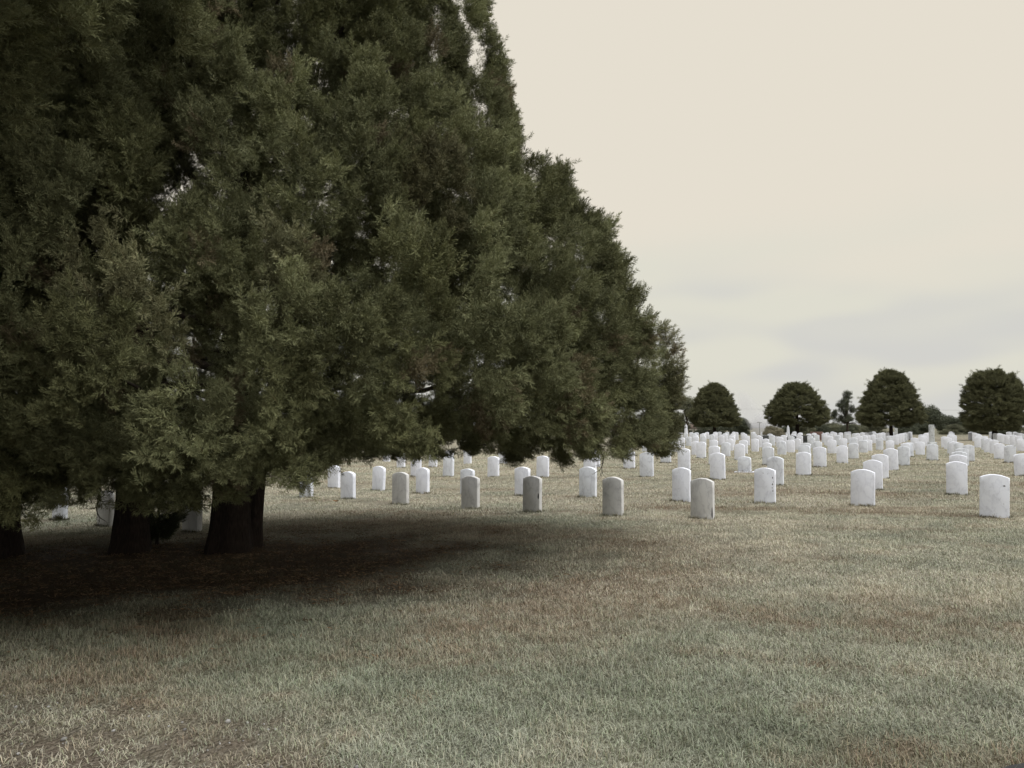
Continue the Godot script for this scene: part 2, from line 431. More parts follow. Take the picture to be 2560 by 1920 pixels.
var STONES := [
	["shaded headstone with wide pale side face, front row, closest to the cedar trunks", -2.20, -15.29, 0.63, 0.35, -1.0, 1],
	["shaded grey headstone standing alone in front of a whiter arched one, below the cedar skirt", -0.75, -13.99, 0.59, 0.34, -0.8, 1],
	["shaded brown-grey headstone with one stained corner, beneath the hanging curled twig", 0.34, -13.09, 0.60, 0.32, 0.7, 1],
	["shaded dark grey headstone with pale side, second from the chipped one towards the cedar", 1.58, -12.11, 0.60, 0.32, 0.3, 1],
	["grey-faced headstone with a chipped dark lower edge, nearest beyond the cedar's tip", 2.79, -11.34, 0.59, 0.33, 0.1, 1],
	["headstone with its top hidden by a drooping cedar spray, beside the small brown leaf", -3.56, -16.83, 0.59, 0.35, -0.6, 0],
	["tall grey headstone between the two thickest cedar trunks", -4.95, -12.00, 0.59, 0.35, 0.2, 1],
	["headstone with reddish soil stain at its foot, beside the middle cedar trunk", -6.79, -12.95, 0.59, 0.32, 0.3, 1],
	["pale headstone behind the bare hanging twig between two cedar trunks", -8.12, -13.92, 0.59, 0.32, 0.7, 2],
	["pale headstone half hidden by the outermost cedar trunk", -9.46, -14.64, 0.59, 0.32, -1.3, 0],
	["white headstone half covered by the shaded brown-grey one in front", 0.22, -16.15, 0.59, 0.33, -0.4, 0],
	["bright white headstone with broad side face, standing free behind the shaded front row", 1.49, -15.18, 0.59, 0.34, 0.6, 2],
	["white headstone half covered by the chipped grey-faced one", 3.03, -13.83, 0.60, 0.32, 0.2, 0],
	["white headstone with dark speckled streak along one edge", 4.30, -13.16, 0.60, 0.34, 0.8, 0],
	["clean white headstone at the head of a long overlapping column, leaning slightly", 5.59, -12.34, 0.58, 0.35, 1.2, 0],
	["largest headstone, leaning, with a dark spot near its shoulder, at the picture's edge", 6.65, -10.69, 0.59, 0.35, 2.0, 0],
	["white headstone just behind the shaded one that is closest to the trunks", -3.25, -18.84, 0.59, 0.34, 1.5, 0],
	["white headstone with bright side face, between the two shaded ones nearest the trunks", -2.03, -17.60, 0.59, 0.32, -0.6, 0],
	["white headstone whose arch shows over a shaded grey one", -0.98, -16.96, 0.56, 0.32, 0.9, 2],
	["headstone behind the fringe of cedar leaves near the thickest trunk", -4.66, -17.54, 0.59, 0.35, -0.6, 2],
	["pale headstone mostly hidden behind the drooping cedar spray", -4.61, -20.04, 0.59, 0.35, -0.8, 0],
	["white headstone rising between two nearer white ones under the cedar", -2.95, -23.74, 0.57, 0.35, -0.0, 0],
	["white headstone crossed by a thin hanging twig", -1.91, -23.19, 0.60, 0.35, 0.4, 2],
	["white headstone under the low cedar fringe, its arch hidden by leaves", -0.54, -22.40, 0.59, 0.35, 0.6, 0],
	["white headstone behind the single dangling hooked twig", 0.85, -21.41, 0.59, 0.35, 1.1, 0],
	["white headstone, first from the cedar in the rows under the cedar skirt", 2.12, -21.01, 0.59, 0.35, 0.3, 0],
	["white headstone standing free just past the cedar's lowest tip", 3.49, -20.00, 0.64, 0.35, -0.7, 2],
	["white headstone rising behind a larger white one beyond the cedar's tip", 5.00, -22.44, 0.62, 0.35, 0.1, 0],
	["white headstone with faint vertical veining, alone beyond the front rows", 4.94, -18.55, 0.64, 0.35, -0.5, 0],
	["bluish headstone tucked behind the one with the speckled streak", 5.63, -16.52, 0.61, 0.33, 0.3, 2],
	["short sunken headstone with grey mottling on a small pale pad", 6.28, -20.85, 0.42, 0.34, -0.8, 2],
	["white headstone with square clean face, between two brown grass patches", 7.32, -19.41, 0.58, 0.35, 1.0, 0],
	["white headstone with a thin diagonal crack near its foot", 9.03, -22.65, 0.59, 0.35, 0.3, 0],
	["white headstone second in the long overlapping column", 7.04, -15.08, 0.59, 0.34, -0.2, 0],
	["white headstone third in the long overlapping column", 8.58, -18.01, 0.57, 0.35, 0.1, 0],
	["white headstone fourth in the long overlapping column", 10.25, -20.88, 0.59, 0.35, -1.1, 0],
	["bluish grey headstone fifth in the long overlapping column", 11.74, -23.15, 0.58, 0.32, 0.4, 2],
	["white headstone with a diagonal grey vein, front of a tight overlapping stack", 7.95, -13.83, 0.59, 0.33, 0.8, 0],
	["white headstone second in the tight overlapping stack", 9.98, -17.30, 0.56, 0.35, 1.6, 0],
	["white headstone third in the tight overlapping stack", 11.61, -20.03, 0.53, 0.35, -1.2, 2],
	["white headstone fourth in the tight overlapping stack", 13.29, -22.80, 0.53, 0.34, 0.7, 2],
	["dark grey headstone beside the tight overlapping stack", 15.12, -25.55, 0.55, 0.33, 0.1, 2],
	["white headstone cut by the picture's edge behind the largest one", 12.10, -18.29, 0.53, 0.35, -1.6, 0],
	["bright white headstone standing alone in front of the square stone pillar", 14.32, -26.30, 0.56, 0.35, 1.0, 2],
	["bright white headstone touching a grey one in the middle rows", 10.58, -24.73, 0.57, 0.33, -0.1, 0],
	["grey headstone touching the bright white one in the middle rows", 12.18, -27.54, 0.57, 0.33, 0.5, 2],
	["white headstone, first from the cedar in the nearer middle rows", -4.20, -29.24, 0.59, 0.35, -1.5, 0],
	["white headstone, second from the cedar in the nearer middle rows", -2.98, -29.10, 0.62, 0.35, 1.4, 0],
	["white headstone, second from the cedar in the middle rows", -4.26, -33.98, 0.56, 0.35, 0.5, 0],
	["white headstone, first from the cedar in the middle rows", -5.70, -35.10, 0.59, 0.35, 0.1, 0],
	["white headstone, third from the cedar in the nearer middle rows", -2.42, -29.87, 0.59, 0.34, -0.1, 2],
	["white headstone, fourth from the cedar in the nearer middle rows", -1.76, -30.61, 0.59, 0.33, 0.4, 0],
	["white headstone, fifth from the cedar in the nearer middle rows", -0.35, -29.53, 0.59, 0.33, 0.1, 0],
	["white headstone, second from the cedar in the rows under the cedar skirt", 2.71, -25.17, 0.59, 0.32, 0.3, 0],
	["white headstone just under the cedar's low twigs past the curled one", 3.62, -23.83, 0.55, 0.35, -0.2, 0],
	["white headstone, sixth from the cedar in the nearer middle rows", 4.24, -28.27, 0.59, 0.32, -0.4, 0],
	["mottled grey-blue headstone standing free near the cedar's tip", 5.26, -26.40, 0.62, 0.35, 0.0, 2],
	["white headstone, third from the cedar in the middle rows", 6.24, -33.48, 0.45, 0.35, 2.8, 0],
	["white headstone, first from the cedar in the farther middle rows", 6.39, -36.89, 0.59, 0.35, 0.1, 2],
	["white headstone, fourth from the cedar in the middle rows", 7.67, -36.00, 0.58, 0.35, -0.8, 0],
	["white headstone, second from the cedar in the farther middle rows", 9.09, -41.30, 0.56, 0.32, 0.0, 0],
	["white headstone, seventh from the cedar in the nearer middle rows", 6.55, -32.45, 0.59, 0.32, 0.8, 0],
	["white headstone, first from the cedar in the rows just before the crowded back", 10.26, -44.80, 0.54, 0.32, 0.0, 2],
	["white headstone, second from the cedar in the rows just before the crowded back", 10.45, -43.92, 0.57, 0.35, 1.7, 0],
	["white headstone, ninth from the cedar in the nearer middle rows", 7.18, -29.30, 0.62, 0.35, 0.6, 0],
	["white headstone, eighth from the cedar in the nearer middle rows", 7.61, -32.01, 0.58, 0.32, 0.1, 0],
	["white headstone, third from the cedar in the rows under the cedar skirt", 6.48, -24.72, 0.60, 0.35, 0.2, 0],
	["white headstone, fifth from the cedar in the middle rows", 8.72, -33.39, 0.59, 0.35, 1.6, 0],
	["white headstone, tenth from the cedar in the nearer middle rows", 8.45, -30.52, 0.55, 0.34, 0.9, 2],
	["white headstone, fourth from the cedar in the rows under the cedar skirt", 8.07, -27.36, 0.59, 0.35, -0.5, 0],
	["white headstone, sixth from the cedar in the middle rows", 9.85, -32.86, 0.59, 0.35, 0.9, 0],
	["white headstone, third from the cedar in the farther middle rows", 10.32, -36.53, 0.57, 0.32, -0.7, 0],
	["white headstone, seventh from the cedar in the middle rows", 11.12, -35.29, 0.59, 0.32, -0.4, 0],
	["white headstone, fifth from the cedar in the rows under the cedar skirt", 7.97, -24.01, 0.57, 0.34, 0.0, 2],
	["white headstone, eleventh from the cedar in the nearer middle rows", 9.40, -28.47, 0.57, 0.32, 1.5, 0],
	["white headstone, eighth from the cedar in the middle rows", 11.75, -35.71, 0.58, 0.32, -1.1, 0],
	["white headstone, twelfth from the cedar in the nearer middle rows", 11.03, -31.55, 0.56, 0.34, 0.4, 2],
	["white headstone, ninth from the cedar in the middle rows", 12.31, -34.09, 0.55, 0.34, -1.1, 0],
	["white headstone, fifth from the cedar in the farther middle rows", 13.74, -37.16, 0.54, 0.32, -0.7, 0],
	["white headstone, sixth from the cedar in the rows under the cedar skirt", 9.44, -24.92, 0.58, 0.35, -1.0, 2],
	["white headstone, thirteenth from the cedar in the nearer middle rows", 10.74, -28.22, 0.57, 0.35, 0.3, 2],
	["white headstone, fourteenth from the cedar in the nearer middle rows", 12.10, -30.58, 0.56, 0.35, -0.1, 2],
	["white headstone, sixth from the cedar in the farther middle rows", 15.62, -40.21, 0.54, 0.34, -0.1, 2],
	["white headstone, third from the cedar in the rows just before the crowded back", 18.29, -44.71, 0.58, 0.35, -0.2, 0],
	["white headstone, fourth from the cedar in the farther middle rows", 14.48, -41.73, 0.54, 0.35, 1.2, 0],
	["white headstone, tenth from the cedar in the middle rows", 13.68, -32.99, 0.58, 0.35, -0.2, 0],
	["white headstone, seventh from the cedar in the farther middle rows", 15.65, -36.45, 0.57, 0.35, -0.7, 0],
	["white headstone, eighth from the cedar in the farther middle rows", 16.13, -36.42, 0.61, 0.35, -0.8, 2],
	["white headstone, eleventh from the cedar in the middle rows", 15.19, -33.36, 0.54, 0.35, 0.0, 2],
	["white headstone, twelfth from the cedar in the middle rows", 16.56, -35.85, 0.52, 0.32, 0.1, 0],
	["white headstone with faint lines of carving in the far rows", 17.60, -36.94, 0.58, 0.32, 0.3, 2],
	["white headstone, thirteenth from the cedar in the middle rows", 16.55, -33.77, 0.53, 0.33, -0.3, 0],
	["white headstone, fourth from the cedar in the rows just before the crowded back", 21.82, -44.64, 0.56, 0.35, 0.7, 2],
	["white headstone, fifteenth from the cedar in the nearer middle rows", 14.90, -29.21, 0.52, 0.32, -0.7, 0],
	["white headstone, sixteenth from the cedar in the nearer middle rows", 15.02, -29.21, 0.55, 0.32, -0.3, 2],
	["white headstone, seventeenth from the cedar in the nearer middle rows", 16.44, -31.08, 0.53, 0.33, -0.6, 0],
	["white headstone, ninth from the cedar in the farther middle rows", 18.97, -36.33, 0.59, 0.33, -1.0, 0],
	["white headstone, twelfth from the cedar in the farther middle rows", 24.59, -40.71, 0.57, 0.32, 0.2, 0],
	["white headstone, thirteenth from the cedar in the farther middle rows", 22.61, -36.86, 0.59, 0.32, -0.8, 2],
	["white headstone, fourteenth from the cedar in the middle rows", 20.79, -33.68, 0.61, 0.32, -0.5, 0],
	["white headstone, twenty-first from the cedar in the nearer middle rows", 20.17, -32.29, 0.59, 0.32, 0.5, 0],
	["white headstone, seventh from the cedar in the rows under the cedar skirt", 17.11, -27.10, 0.56, 0.32, 0.6, 0],
	["white headstone, eighth from the cedar in the rows under the cedar skirt", 15.77, -24.45, 0.55, 0.32, 1.5, 2],
	["white headstone, fifteenth from the cedar in the middle rows", 23.21, -35.18, 0.55, 0.32, 0.1, 0],
	["white headstone, tenth from the cedar in the farther middle rows", 22.86, -40.72, 0.59, 0.35, -0.8, 0],
	["white headstone, eleventh from the cedar in the farther middle rows", 21.51, -38.07, 0.57, 0.34, -0.2, 0],
	["white headstone, eighteenth from the cedar in the nearer middle rows", 18.41, -32.32, 0.52, 0.32, 0.1, 2],
	["white headstone, nineteenth from the cedar in the nearer middle rows", 17.34, -30.25, 0.55, 0.35, 0.9, 0],
	["white headstone, twentieth from the cedar in the nearer middle rows", 16.65, -28.78, 0.54, 0.32, 0.8, 2],
]

# ---------------------------------------------------------------- the big cedars
func trunk_mesh(height: float, r0: float, r1: float, lean: Vector3, seed_: int, flare := 0.45) -> ArrayMesh:
	var r := RandomNumberGenerator.new()
	r.seed = seed_
	var ph := [r.randf() * TAU, r.randf() * TAU, r.randf() * TAU]
	var st := begin()
	var rows := 26
	var cols := 40
	var grid := []
	for i in rows + 1:
		var t := pow(float(i) / rows, 1.4)
		var ring := []
		for k in cols:
			var th := TAU * k / cols
			var rad := lerpf(r0, r1, t) * (1.0 + flare * exp(-t * height / 0.28))
			rad *= 1.0 + 0.10 * sin(3.0 * th + ph[0] + t * 1.2) * exp(-t * 1.5) + 0.06 * sin(7.0 * th + ph[1] - t * 3.0) + 0.035 * sin(17.0 * th + ph[2] + 2.0 * sin(t * 9.0)) + r.randf_range(-0.02, 0.02)
			ring.append(Vector3(cos(th) * rad, -0.15 + t * (height + 0.15), -sin(th) * rad) + lean * t * t)
		grid.append(ring)
	for i in rows:
		for k in cols:
			var k2 := (k + 1) % cols
			quad(st, grid[i][k], grid[i + 1][k], grid[i + 1][k2], grid[i][k2])
	return finish(st)

func limb(from: Vector3, to: Vector3, r0: float, r1: float, wander: float, sides := 6) -> ArrayMesh:
	var st := begin()
	var pts := []
	var rad := []
	var n := 9
	var ln := from.distance_to(to)
	for i in n + 1:
		var t := float(i) / n
		var p := from.lerp(to, t) + Vector3(0, -sin(t * PI) * 0.06 * ln, 0)
		if i > 0 and i < n:
			p += Vector3(rng.randf_range(-1, 1), rng.randf_range(-1, 1), rng.randf_range(-1, 1)) * wander
		pts.append(p)
		rad.append(lerpf(r0, r1, t))
	tube(st, pts, rad, sides)
	return finish(st, true)

func dead_twig(seed_: int, length: float, droop: float) -> ArrayMesh:
	rng.seed = seed_
	var st := begin()
	var queue := [[Vector3.ZERO, Vector3(0.5, -droop, 0.25).normalized(), length, 0.011, 0]]
	while queue.size():
		var b: Array = queue.pop_front()
		var p: Vector3 = b[0]
		var d: Vector3 = b[1]
		var pts := [p]
		var rad := [b[3]]
		var n := 6
		for i in n:
			d = (d + Vector3(rng.randf_range(-0.5, 0.5), rng.randf_range(-0.35, 0.4), rng.randf_range(-0.5, 0.5))).normalized()
			p += d * b[2] / n
			pts.append(p)
			rad.append(b[3] * (1.0 - 0.75 * (i + 1) / n))
			if b[4] < 2 and rng.randf() < 0.75:
				queue.append([p, around(d, 0.9), b[2] * rng.randf_range(0.3, 0.55), rad[-1] * 0.7, b[4] + 1])
		tube(st, pts, rad, 4)
	return finish(st, true)

var spray_kinds := []

# fills a crown with boughs, each a plume of clumps of sprays; outline(h, theta) gives the radius there or 0
func cedar_crown(tree: Node3D, low: float, high: float, outline: Callable, gap: float, per: int, seed_: int, keep: Callable, density: Callable, skirt: Callable, length := 0.19) -> Array:
	var r := RandomNumberGenerator.new()
	r.seed = seed_
	var xf := [[], [], []]
	var cols := [[], [], []]
	var tips := []
	var cells := {}
	for tries in 14000:
		var h := r.randf_range(low, high)
		var th := r.randf() * TAU
		var rad: float = outline.call(h, th)
		if rad < 0.15 or r.randf() > rad / 5.4 + 0.1 or r.randf() > density.call(h, th):
			continue
		var inner := r.randf() < 0.48
		rad *= 1.0 + 0.05 * noise_b.get_noise_3d(cos(th) * 16.0, h * 9.0, sin(th) * 16.0 + seed_ * 31.0)
		if h > 5.6 and cos(th) > 0.0:
			rad += r.randf_range(-0.5, 0.3)
		rad = maxf(rad - 0.30 - (r.randf_range(0.55, 1.7) if inner else r.randf_range(0.0, 0.3)), 0.05)
		var radial := Vector3(cos(th), 0, sin(th))
		var c := radial * rad + Vector3(0, h, 0)
		if not keep.call(tree.position + c):
			continue
		var cell := Vector3i((c / gap).floor()) + (Vector3i(1000, 0, 0) if inner else Vector3i.ZERO)
		var free := true
		for ix in [-1, 0, 1]:
			for iy in [-1, 0, 1]:
				for iz in [-1, 0, 1]:
					for q in cells.get(cell + Vector3i(ix, iy, iz), []):
						if q.distance_to(c) < gap * (1.15 if inner else 1.0):
							free = false
		if not free:
			continue
		if not cells.has(cell):
			cells[cell] = []
		cells[cell].append(c)
		var floor_: float = skirt.call(th)
		var edge := clampf((h - floor_) / 0.9, 0.0, 1.0)
		var o := (radial + Vector3(0, lerpf(0.05, 0.7, edge) + 0.2 * r.randf_range(-1, 1), 0)).normalized()
		if not inner:
			tips.append([c, o])
		var side := radial.cross(Vector3.UP)
		var wide := gap * r.randf_range(0.42, 0.68)
		var tall := gap * r.randf_range(0.6, 1.1)
		var out := gap * r.randf_range(0.35, 0.75)
		var light := r.randf_range(0.78, 1.22)
		var base := Color(0.142, 0.147, 0.073).lerp(Color(0.2, 0.21, 0.115), r.randf())
		if r.randf() < 0.12:
			base = base.lerp(Color(0.14, 0.11, 0.08), r.randf_range(0.1, 0.35))
		base *= light
		var n := r.randi_range(11, 15)
		for k in n:
			# points over the outer half of an upright plume
			var u := r.randf_range(-1.0, 1.0)
			var v := r.randf_range(-1.0, 1.0)
			var w := sqrt(maxf(0.0, 1.0 - 0.5 * (u * u + v * v)))
			var cc := c + side * u * wide + Vector3(0, v * tall, 0) + radial * w * out
			var dd := (o + side * u * 0.55 + Vector3(0, v * 0.55, 0)).normalized()
			var col := base * r.randf_range(0.78, 1.22)
			if r.randf() < 0.035:
				col = col.lerp(Color(0.17, 0.125, 0.088), 0.6)
			var m := int(per * r.randf_range(0.75, 1.25))
			var s := gap * 0.10
			for j in m:
				var off := Vector3(r.randfn(), r.randfn() * 1.3, r.randfn()) * s
				var p := cc + off
				var d := dd + Vector3(r.randf_range(-1, 1), r.randf_range(-1, 1), r.randf_range(-1, 1)) * 0.72
				if edge < 0.7 and r.randf() < 0.4:
					d.y -= r.randf_range(0.3, 1.1)
				if p.y < floor_ - 0.02 or p.y + minf(d.normalized().y, 0.0) * 0.2 < floor_ - (0.06 if r.randf() < 0.9 else 0.22):
					continue
				var kind := r.randi() % 3
				var sc := length * r.randf_range(0.65, 1.25)
				xf[kind].append(Transform3D(basis_to(d, r.randf() * TAU, sc), p - d.normalized() * sc * 0.35))
				cols[kind].append(col * r.randf_range(0.85, 1.17))
	var crown := copies(tree, "crown", spray_kinds[0], M.leaf, xf[0], cols[0])
	copies(crown, "foliage", spray_kinds[1], M.leaf, xf[1], cols[1])
	copies(crown, "foliage", spray_kinds[2], M.leaf, xf[2], cols[2])
	crown.set_meta("kind", "stuff")
	for c in crown.get_children():
		c.set_meta("kind", "stuff")
	return tips

var CEDAR := Vector3(-3.60, 0, -9.95)
var CEDAR_B := Vector3(-4.95, 0, -10.1)
var CEDAR_C := Vector3(-6.62, 0, -9.95)
var right_edge := [[0.85, 4.2], [1.1, 5.1], [1.3, 5.5], [1.8, 5.78], [2.3, 5.66], [2.8, 5.35], [3.4, 5.05], [4.0, 4.6], [4.5, 4.1], [5.0, 3.8], [5.7, 3.6], [6.4, 3.45], [7.6, 3.0], [9.0, 1.9], [10.4, 0.2]]

func skirt_a(th: float) -> float:
	return lerpf(0.85, 1.14, smoothstep(0.05, 0.85, cos(th))) + 0.42 * clampf(sin(th), 0.0, 1.0) * clampf(cos(th), 0.0, 1.0) * 2.0 * 0.8 + 0.06 * sin(th * 9.0) + 0.04 * sin(th * 23.0)

func skirt_b(th: float) -> float:
	return 0.88 + 0.08 * sin(th * 8.0 + 1.0) + 0.55 * smoothstep(-0.05, 0.5, cos(th))

func out_a(h: float, th: float) -> float:
	# th 0 = +x, PI/2 = +z (towards the road)
	var front := clampf(sin(th), 0.0, 1.0)
	var side := clampf(cos(th), 0.0, 1.0)
	var back := clampf(-sin(th), 0.0, 1.0)
	if h < skirt_a(th):
		return 0.0
	var r := table(right_edge, h + lerpf(0.0, -0.2, front))
	var left := clampf(-cos(th), 0.0, 1.0)
	r *= 1.0 - 0.06 * front - 0.32 * back
	r *= 1.0 - left * lerpf(0.1, 0.5, smoothstep(3.2, 5.5, h))
	return r

func out_b(h: float, th: float) -> float:
	var front := clampf(sin(th), 0.0, 1.0)
	if h < skirt_b(th):
		return 0.0
	return table([[0.8, 4.2], [1.6, 4.9], [2.6, 4.4], [3.6, 3.2], [4.4, 1.8], [5.0, 0.2]], h) * (1.0 - 0.45 * clampf(-sin(th), 0.0, 1.0))

func out_c(h: float, th: float) -> float:
	if h < skirt_b(th):
		return 0.0
	var r := (1.0 - 0.45 * clampf(-sin(th), 0.0, 1.0)) * table([[0.8, 3.9], [1.8, 4.7], [2.8, 4.4], [4.0, 3.4], [5.0, 2.4], [6.2, 1.9], [8.0, 1.6], [9.5, 0.2]], h)
	return r * (1.0 - 0.35 * clampf(cos(th), 0.0, 1.0) * smoothstep(4.0, 5.5, h))

var CEDAR_D := Vector3(-7.3, 0, -4.6)

func out_d(h: float, th: float) -> float:
	if h < skirt_b(th):
		return 0.0
	return table([[0.8, 3.2], [1.8, 3.55], [2.8, 3.7], [3.9, 4.2], [4.7, 5.3], [6.0, 5.0], [7.2, 3.0], [8.4, 0.2]], h)  # crown widened high up, out of view, to shade the near lawn

func inside(p: Vector3, at: Vector3, outline: Callable, share: float) -> bool:
	var d := p - at
	return Vector2(d.x, d.z).length() < outline.call(d.y, atan2(d.z, d.x)) * share

func any_where(_p: Vector3) -> bool:
	return true

func full(_h: float, _th: float) -> float:
	return 1.0

func dens_a(h: float, th: float) -> float:
	# the top is looser on the open side
	var loose := lerpf(1.0, 0.34, smoothstep(4.6, 6.2, h) * smoothstep(-0.2, 0.8, cos(th)))
	return loose * lerpf(1.0, 0.12, smoothstep(3.9, 4.8, h) * smoothstep(0.32, 0.05, cos(th)))

func dens_c(h: float, _th: float) -> float:
	return lerpf(1.0, 0.2, smoothstep(3.6, 4.8, h))

func dens_d(h: float, _th: float) -> float:
	return lerpf(1.0, 0.22, smoothstep(3.2, 3.8, h)) + 0.6 * smoothstep(4.3, 4.8, h)  # thickened again overhead, out of view, to deepen that shade

func keep_b(p: Vector3) -> bool:
	return p.z < -2.5 and not inside(p, CEDAR, out_a, 0.72)

func keep_c(p: Vector3) -> bool:
	return p.z < -2.5 and not inside(p, CEDAR, out_a, 0.72) and not inside(p, CEDAR_B, out_b, 0.72)

func big_cedar(called: String, label: String, at: Vector3, r0: float, height: float, lean: Vector3, seed_: int, second: bool) -> Node3D:
	var g := gy(at.x, at.z)
	var t := thing(called, label, "tree", Vector3(at.x, g, at.z), 0.0, "big cedars growing in a row")
	part(t, "trunk", trunk_mesh(height * 0.55, r0, r0 * 0.5, lean, seed_), M.bark)
	if second:
		part(t, "second_stem", trunk_mesh(4.2, r0 * 0.5, r0 * 0.3, Vector3(1.0, 0, -0.1), seed_ + 3, 0.5), M.bark).position = Vector3(0.19, 0, -0.22)
	return t

func limbs_to(t: Node3D, tips: Array, count: int, seed_: int) -> void:
	rng.seed = seed_
	for i in count:
		var tip: Array = tips[rng.randi() % tips.size()]
		var c: Vector3 = tip[0]
		if c.y < 1.7:
			continue
		var from := Vector3(0, clampf(c.y * 0.7, 1.5, 5.0), 0)
		part(t, "branch", limb(from, c * Vector3(0.97, 1.0, 0.97), rng.randf_range(0.035, 0.07), 0.008, 0.09), M.twig)

func big_cedars() -> void:
	spray_kinds = [spray(36, 6, 0.0185, 1.0, 101), spray(32, 7, 0.017, 0.8, 102), spray(38, 5, 0.02, 1.2, 103)]
	var a := big_cedar("cedar_tree", "largest cedar with two stems and a crown sloping down to the open field", CEDAR, 0.24, 9.0, Vector3(0.1, 0, 0), 5, true)
	var tips := cedar_crown(a, 0.62, 10.4, out_a, 0.50, 19, 11, any_where, dens_a, skirt_a)
	limbs_to(a, tips, 46, 12)
	var b := big_cedar("cedar_tree", "middle cedar with a single thick trunk between two neighbours", CEDAR_B, 0.21, 6.0, Vector3(0.05, 0, 0), 8, false)
	tips = cedar_crown(b, 0.62, 5.0, out_b, 0.53, 19, 21, keep_b, full, skirt_b)
	limbs_to(b, tips, 16, 13)
	var c := big_cedar("cedar_tree", "outermost cedar with a swelling trunk cut by the picture's edge", CEDAR_C, 0.26, 8.0, Vector3(-0.3, 0, 0), 9, false)
	tips = cedar_crown(c, 0.62, 9.5, out_c, 0.53, 19, 31, keep_c, dens_c, skirt_b)
	limbs_to(c, tips, 20, 14)
	var d := big_cedar("cedar_tree", "nearest cedar whose dark twigs reach into the upper corner", CEDAR_D, 0.22, 8.0, Vector3(0.1, 0, 0), 15, false)
	tips = cedar_crown(d, 0.62, 8.5, out_d, 0.53, 19, 41, any_where, dens_d, skirt_b)
	limbs_to(d, tips, 14, 16)
	# bare twigs hanging from the skirts
	var spots := [[a, 4.2, -1.2, 1.3, 0.36], [a, 3.4, 1.6, 1.55, 0.3], [a, 4.7, 0.3, 1.3, 0.34], [a, 3.9, 0.9, 1.45, 0.36], [c, 2.25, 2.6, 1.12, 0.62], [c, 1.4, 2.3, 1.05, 0.4], [b, 0.9, 2.5, 1.0, 0.35], [a, 2.0, -2.0, 1.3, 0.4]]
	var k := 0
	for s in spots:
		k += 1
		var o := part(s[0], "dead_twig", dead_twig(200 + k, s[4], 0.8 if k % 3 else 1.4), M.twig)
		o.position = Vector3(s[1], s[3], s[2])
		o.rotation.y = k * 2.1

# ---------------------------------------------------------------- clipped cedars and other trees
func clipped_cedar(label: String, x: float, z: float, height: float, width: float, profile: Array, trunk_r: float, crown_low: float, seed_: int, tilt := 0.55) -> void:
	var t := thing("clipped_cedar", label, "tree", Vector3(x, gy(x, z), z), 0.0, "clipped cedars along the far edge of the graves")
	rng.seed = seed_
	part(t, "trunk", trunk_mesh(height * 0.42, trunk_r, trunk_r * 0.6, Vector3(0, 0, 0), seed_, 0.25), M.bark)
	var r := RandomNumberGenerator.new()
	r.seed = seed_
	var xf := []
	var cols := []
	var n := 900
	var i := 0
	while i < n:
		var f := pow(r.randf(), 0.95)
		var rad := table(profile, f) * width * 0.485
		if r.randf() > rad / (width * 0.485) + 0.06:
			continue
		i += 1
		var th := r.randf() * TAU
		var h := lerpf(crown_low, height, f)
		var radial := Vector3(cos(th), 0, sin(th))
		var deep := pow(r.randf(), 1.5)
		rad = (rad - 0.28) * (1.0 - 0.5 * deep) + r.randf_range(-0.08, 0.08) + 0.12 * noise_b.get_noise_3d(cos(th) * 20.0, h * 20.0, sin(th) * 20.0 + seed_ * 7.0)
		var c := radial * rad + Vector3(0, h - 0.1, 0)
		var up := lerpf(-0.1, 1.5, smoothstep(0.15, 1.0, f)) * tilt
		var o := (radial + Vector3(r.randf_range(-0.35, 0.35), up + r.randf_range(-0.2, 0.25), r.randf_range(-0.35, 0.35))).normalized()
		var light := r.randf_range(0.72, 1.3)
		var side := o.cross(Vector3.UP).normalized()
		for k in 15:
			var d := o + side * r.randf_range(-0.8, 0.8) + Vector3(0, r.randf_range(-0.25, 0.4), 0)
			var sc := r.randf_range(0.28, 0.5)
			if r.randf() < 0.02:
				sc *= 1.7
			xf.append(Transform3D(basis_to(d, r.randf() * TAU, sc), c + side * r.randf_range(-0.2, 0.2) + Vector3(0, r.randf_range(-0.07, 0.07), 0)))
			cols.append(Color(0.132, 0.136, 0.076) * light * r.randf_range(0.8, 1.2))
	var crown := copies(t, "crown", spray_kinds[2], M.leaf, xf, cols)
	crown.set_meta("kind", "stuff")

var clumps_kinds := []

